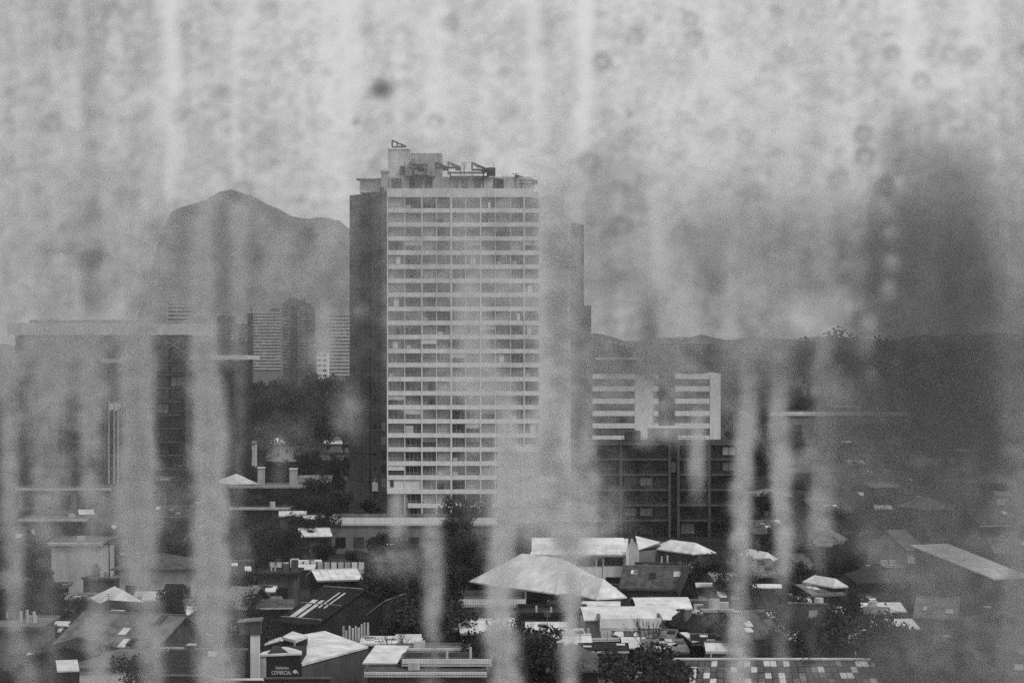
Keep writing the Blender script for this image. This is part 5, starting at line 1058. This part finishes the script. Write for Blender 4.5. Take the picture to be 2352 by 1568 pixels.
def tau_dark(px, py):
    """grimy water: grey, takes light away from the sky, lies heavy at the right edge of the pane"""
    sky_ = 1 - sstep(py, 760, 1000)
    n = vnoise(px, py, 26, 18, 11)*.42 + vnoise(px, py, 13, 9, 12)*.6 - .05 + .34*(vnoise(px, py, 24, 300, 14) - .5) + .1 + vnoise(px, py, 90, 70, 13)*.4 - .08
    t = (.58*np.clip(n - .42, 0, 1)*1.3 + .02)*(.1 + .9*sky_)
    t = t/(1 + 1.6*np.clip(tau_pale(px, py) - .25, 0, 3)); t = t + .12*sstep(py, 100, 560)*np.exp(-1.5*np.clip(tau_pale(px, py) - .3, 0, 3))*(1 - sstep(py, 560, 800)) + .20*(1 - sstep(px, 100, 900))
    t = t + .46*sstep(px, 1315, 1400)*sstep(py - .12*(px - 1340), 300, 520)*(1 - sstep(py, 820, 980))*(.35 + 1.2*vnoise(px, py, 70, 110, 41)*(.6 + .8*vnoise(px, py, 30, 26, 42)))
    gaps = GAPS
    m = 1 + 0*px
    for g_ in gaps: m = m*(1 - np.clip(streak(px, py, g_), 0, .9))
    t = t*m
    # big grimy area at the right
    edge = 1935 + 26*np.sin(py/95.) - 45*sstep(py, 680, 860) + 60*(vnoise(px*0, py, 50, 70, 21) - .5)
    top = 270 + 90*((px - 2150)/190)**2 + 150*(1 - sstep(px, 1960, 2060))
    t = t + 1.6*sstep(px, 0, 1)*sstep(px - edge - 26*(vnoise(px, py, 44, 40, 22) - .5)*2, -45, 105)*sstep(py - top - 60*(vnoise(px, py, 60, 50, 23) - .5), -110, 230)*(.8 + .4*vnoise(px, py, 120, 150, 24))*(.8 + .3*sstep(py, 450, 800) - .5*sstep(py, 950, 1150))*(1 - .88*blob(px, py, 1930, 1400, 250, 170, 1, 3))*(1 - .75*sstep(px, 2200, 2345))
    for (x, y, r_) in CHAIN: t = t*(1 - blob(px, py, x, y, r_, r_*1.15, .7, 2.6)) + ring(px, py, x, y - 4, r_*1.25, .28, 8)
    t = t + .20*sstep(px, 2280, 2360)
    t = t + .2*sstep(px, 1950, 2150)*sstep(py, 950, 1150)*(1 - .8*blob(px, py, 1930, 1400, 260, 160, 1, 3))
    for x, y, r_, s, th in ((2112, 190, 22, .45, 7), (2046, 128, 20, .4, 7), (2120, 126, 18, .25, 7), (2180, 130, 24, .3, 6), (2228, 130, 24, .25, 7), (1585, 48, 18, .5, 6), (1592, 92, 22, .4, 7), (1382, 146, 22, .5, 7), (1980, 312, 24, .6, 7), (1982, 362, 24, .6, 7), (1352, 378, 26, .35, 8),
                          (1428, 520, 24, .4, 8), (1000, 283, 20, .35, 7), (740, 285, 22, .2, 7), (1035, 58, 22, .3, 8), (150, 100, 26, .3, 9), (124, 286, 24, .25, 9), (290, 455, 24, .25, 9), (150, 525, 10, .3, 5), (214, 598, 26, .35, 9), (1145, 242, 22, .25, 8), (1460, 88, 22, .25, 7), (1800, 128, 22, .2, 7),
                          (1650, 315, 24, .25, 8), (2030, 430, 24, .4, 7), (1920, 415, 24, .3, 8), (1700, 460, 24, .2, 8), (1850, 645, 24, .2, 9), (580, 580, 24, .3, 9), (560, 440, 26, .35, 9), (710, 540, 20, .3, 8), (1836, 560, 22, .15, 8), (1560, 540, 24, .2, 9), (230, 80, 26, .25, 9), (700, 90, 24, .2, 8), (620, 30, 22, .3, 8), (260, 30, 24, .25, 9), (2350, 118, 12, .4, 6)):
        t = t + ring(px, py, x, y, r_, s*1.15, th)
    rb = random.Random(21)
    for _ in range(330):                                # small dried drops and their rims
        bx, by, br = rb.uniform(-40, 2390), rb.uniform(-40, 900), rb.choice([rb.uniform(4, 9), rb.uniform(9, 25)])
        t = t + (ring(px, py, bx, by, br, rb.uniform(.08, .3), rb.uniform(5, 8)) if rb.random() < .6 else blob(px, py, bx, by, br, br*.7, rb.uniform(.05, .22), 2.4))
    for x, y, rx, ry, s in ((880, 208, 23, 20, 1.7), (820, 281, 8, 8, .9), (1445, 266, 8, 8, .8), (715, 234, 6, 6, .4), (1262, 60, 40, 70, .25), (1380, 380, 30, 60, .25), (1350, 500, 22, 60, .3), (415, 560, 22, 100, .35), (515, 580, 18, 110, .3), (590, 590, 20, 70, .35), (1620, 580, 30, 70, .3), (1640, 640, 22, 40, .35), (1470, 460, 24, 60, .2),
                            (1940, 560, 40, 140, .3), (700, 560, 30, 40, .25), (1050, 880, 5, 5, 0), (265, 900, 14, 100, .3), (1350, 620, 16, 120, .3), (1570, 130, 16, 60, .15), (1640, 700, 24, 60, .3), (1830, 800, 24, 40, .5), (1320, 950, 12, 200, .2), (1890, 800, 12, 30, 0), (1830, 1200, 12, 60, .5), (1900, 900, 30, 40, .3)):
        t = t + blob(px, py, x, y, rx, ry, s, 2.4)
    return np.clip(t, .004, 4)

def film(name, fn, sigma, albedo, g, y0, sgn, parent, label):
    fine = lambda a, b_, s: np.arange(a, b_ + 1, s)
    xs = np.concatenate([np.linspace(-2700, -100, 42), fine(-56, 2408, 7), np.linspace(2452, 5050, 42)])
    ys = np.concatenate([np.linspace(-2100, -100, 34), fine(-56, 1624, 7), np.linspace(1668, 3650, 34)])
    PX, PY = np.meshgrid(xs, ys); tau = fn(PX, PY); th = tau/sigma; nx, ny = len(xs), len(ys)
    X = (PX - 1176.0)/F*PD; Z = H - (PY - HZ)/F*PD
    fr = np.stack([X, y0 + sgn*th, Z], -1).reshape(-1, 3); bk = np.stack([X, 0*X + y0, Z], -1).reshape(-1, 3); n = nx*ny
    co = np.concatenate([fr, bk]); co[:, 2] -= H; co[:, 1] -= PD
    I = np.arange(n).reshape(ny, nx); q = np.stack([I[:-1, :-1], I[:-1, 1:], I[1:, 1:], I[1:, :-1]], -1).reshape(-1, 4)
    ed = []
    for L in (I[0, :], I[::-1, -1][::-1] if False else I[:, -1], I[-1, ::-1], I[::-1, 0]): ed.append(np.stack([L[1:], L[:-1], L[:-1] + n, L[1:] + n], -1))
    faces = np.concatenate([q, q[:, ::-1] + n] + ed); 
    if sgn < 0: faces = faces[:, ::-1]
    me = bpy.data.meshes.new(name); me.vertices.add(len(co)); me.vertices.foreach_set('co', co.astype(np.float32).ravel())
    me.loops.add(faces.size); me.loops.foreach_set('vertex_index', faces.astype(np.int32).ravel()); me.polygons.add(len(faces)); me.polygons.foreach_set('loop_start', np.arange(0, faces.size, 4, dtype=np.int32))
    me.update(calc_edges=True); me.validate()
    m = bpy.data.materials.new(name); m.use_nodes = True; t = m.node_tree; t.nodes.remove(t.nodes['Principled BSDF'])
    s = t.nodes.new('ShaderNodeVolumeScatter'); s.inputs['Color'].default_value = (1, 1, 1, 1); s.inputs['Density'].default_value = sigma*albedo; s.inputs['Anisotropy'].default_value = g
    a = t.nodes.new('ShaderNodeVolumeAbsorption'); a.inputs['Color'].default_value = (0, 0, 0, 1); a.inputs['Density'].default_value = sigma*(1 - albedo)
    ad = t.nodes.new('ShaderNodeAddShader'); t.links.new(s.outputs[0], ad.inputs[0]); t.links.new(a.outputs[0], ad.inputs[1]); t.links.new(ad.outputs[0], t.nodes['Material Output'].inputs['Volume'])
    me.materials.append(m); o = bpy.data.objects.new(name, me); COL.objects.link(o); o.parent = parent; o['label'] = label; return o
pane = thing('window_pane', 'rain-streaked dirty window glass close before the whole view, out of focus', 'window', (0, PD, H))
film('milky_water_film', tau_pale, 900.0, .997, .62, PD + .0035, 1, pane, 'milky rain water running down the outside of the glass')
film('grimy_film', tau_dark, 900.0, .36, .2, PD - .0035, -1, pane, 'grey grime and drops on the inside of the glass')
hw_, z0_, z1_ = .74, -.62, .62
MB().box(-.72, .72, -.003, .003, z0_ + .06, z1_ - .06).build('glass_sheet', M['glass0'], pane)
gm = bpy.data.materials.new('clear_glass_sheet'); gm.use_nodes = True; gm.node_tree.nodes.remove(gm.node_tree.nodes['Principled BSDF'])
ga = gm.node_tree.nodes.new('ShaderNodeVolumeAbsorption'); ga.inputs['Color'].default_value = (0, 0, 0, 1); ga.inputs['Density'].default_value = 3.0
gm.node_tree.links.new(ga.outputs[0], gm.node_tree.nodes['Material Output'].inputs['Volume'])
gs = [o for o in pane.children if o.name.startswith('glass_sheet')][0]; gs.data.materials.clear(); gs.data.materials.append(gm)
b = MB(); b.box(-.84, -.77, -.03, .03, -.68, .68).box(.77, .84, -.03, .03, -.68, .68).box(-.769, .769, -.03, .03, -.68, -.61).box(-.769, .769, -.03, .03, .61, .68)
b.build('window_frame', M['metal'], pane)
print('OBJECTS', len(bpy.data.objects), 'LABELS', len(USED))
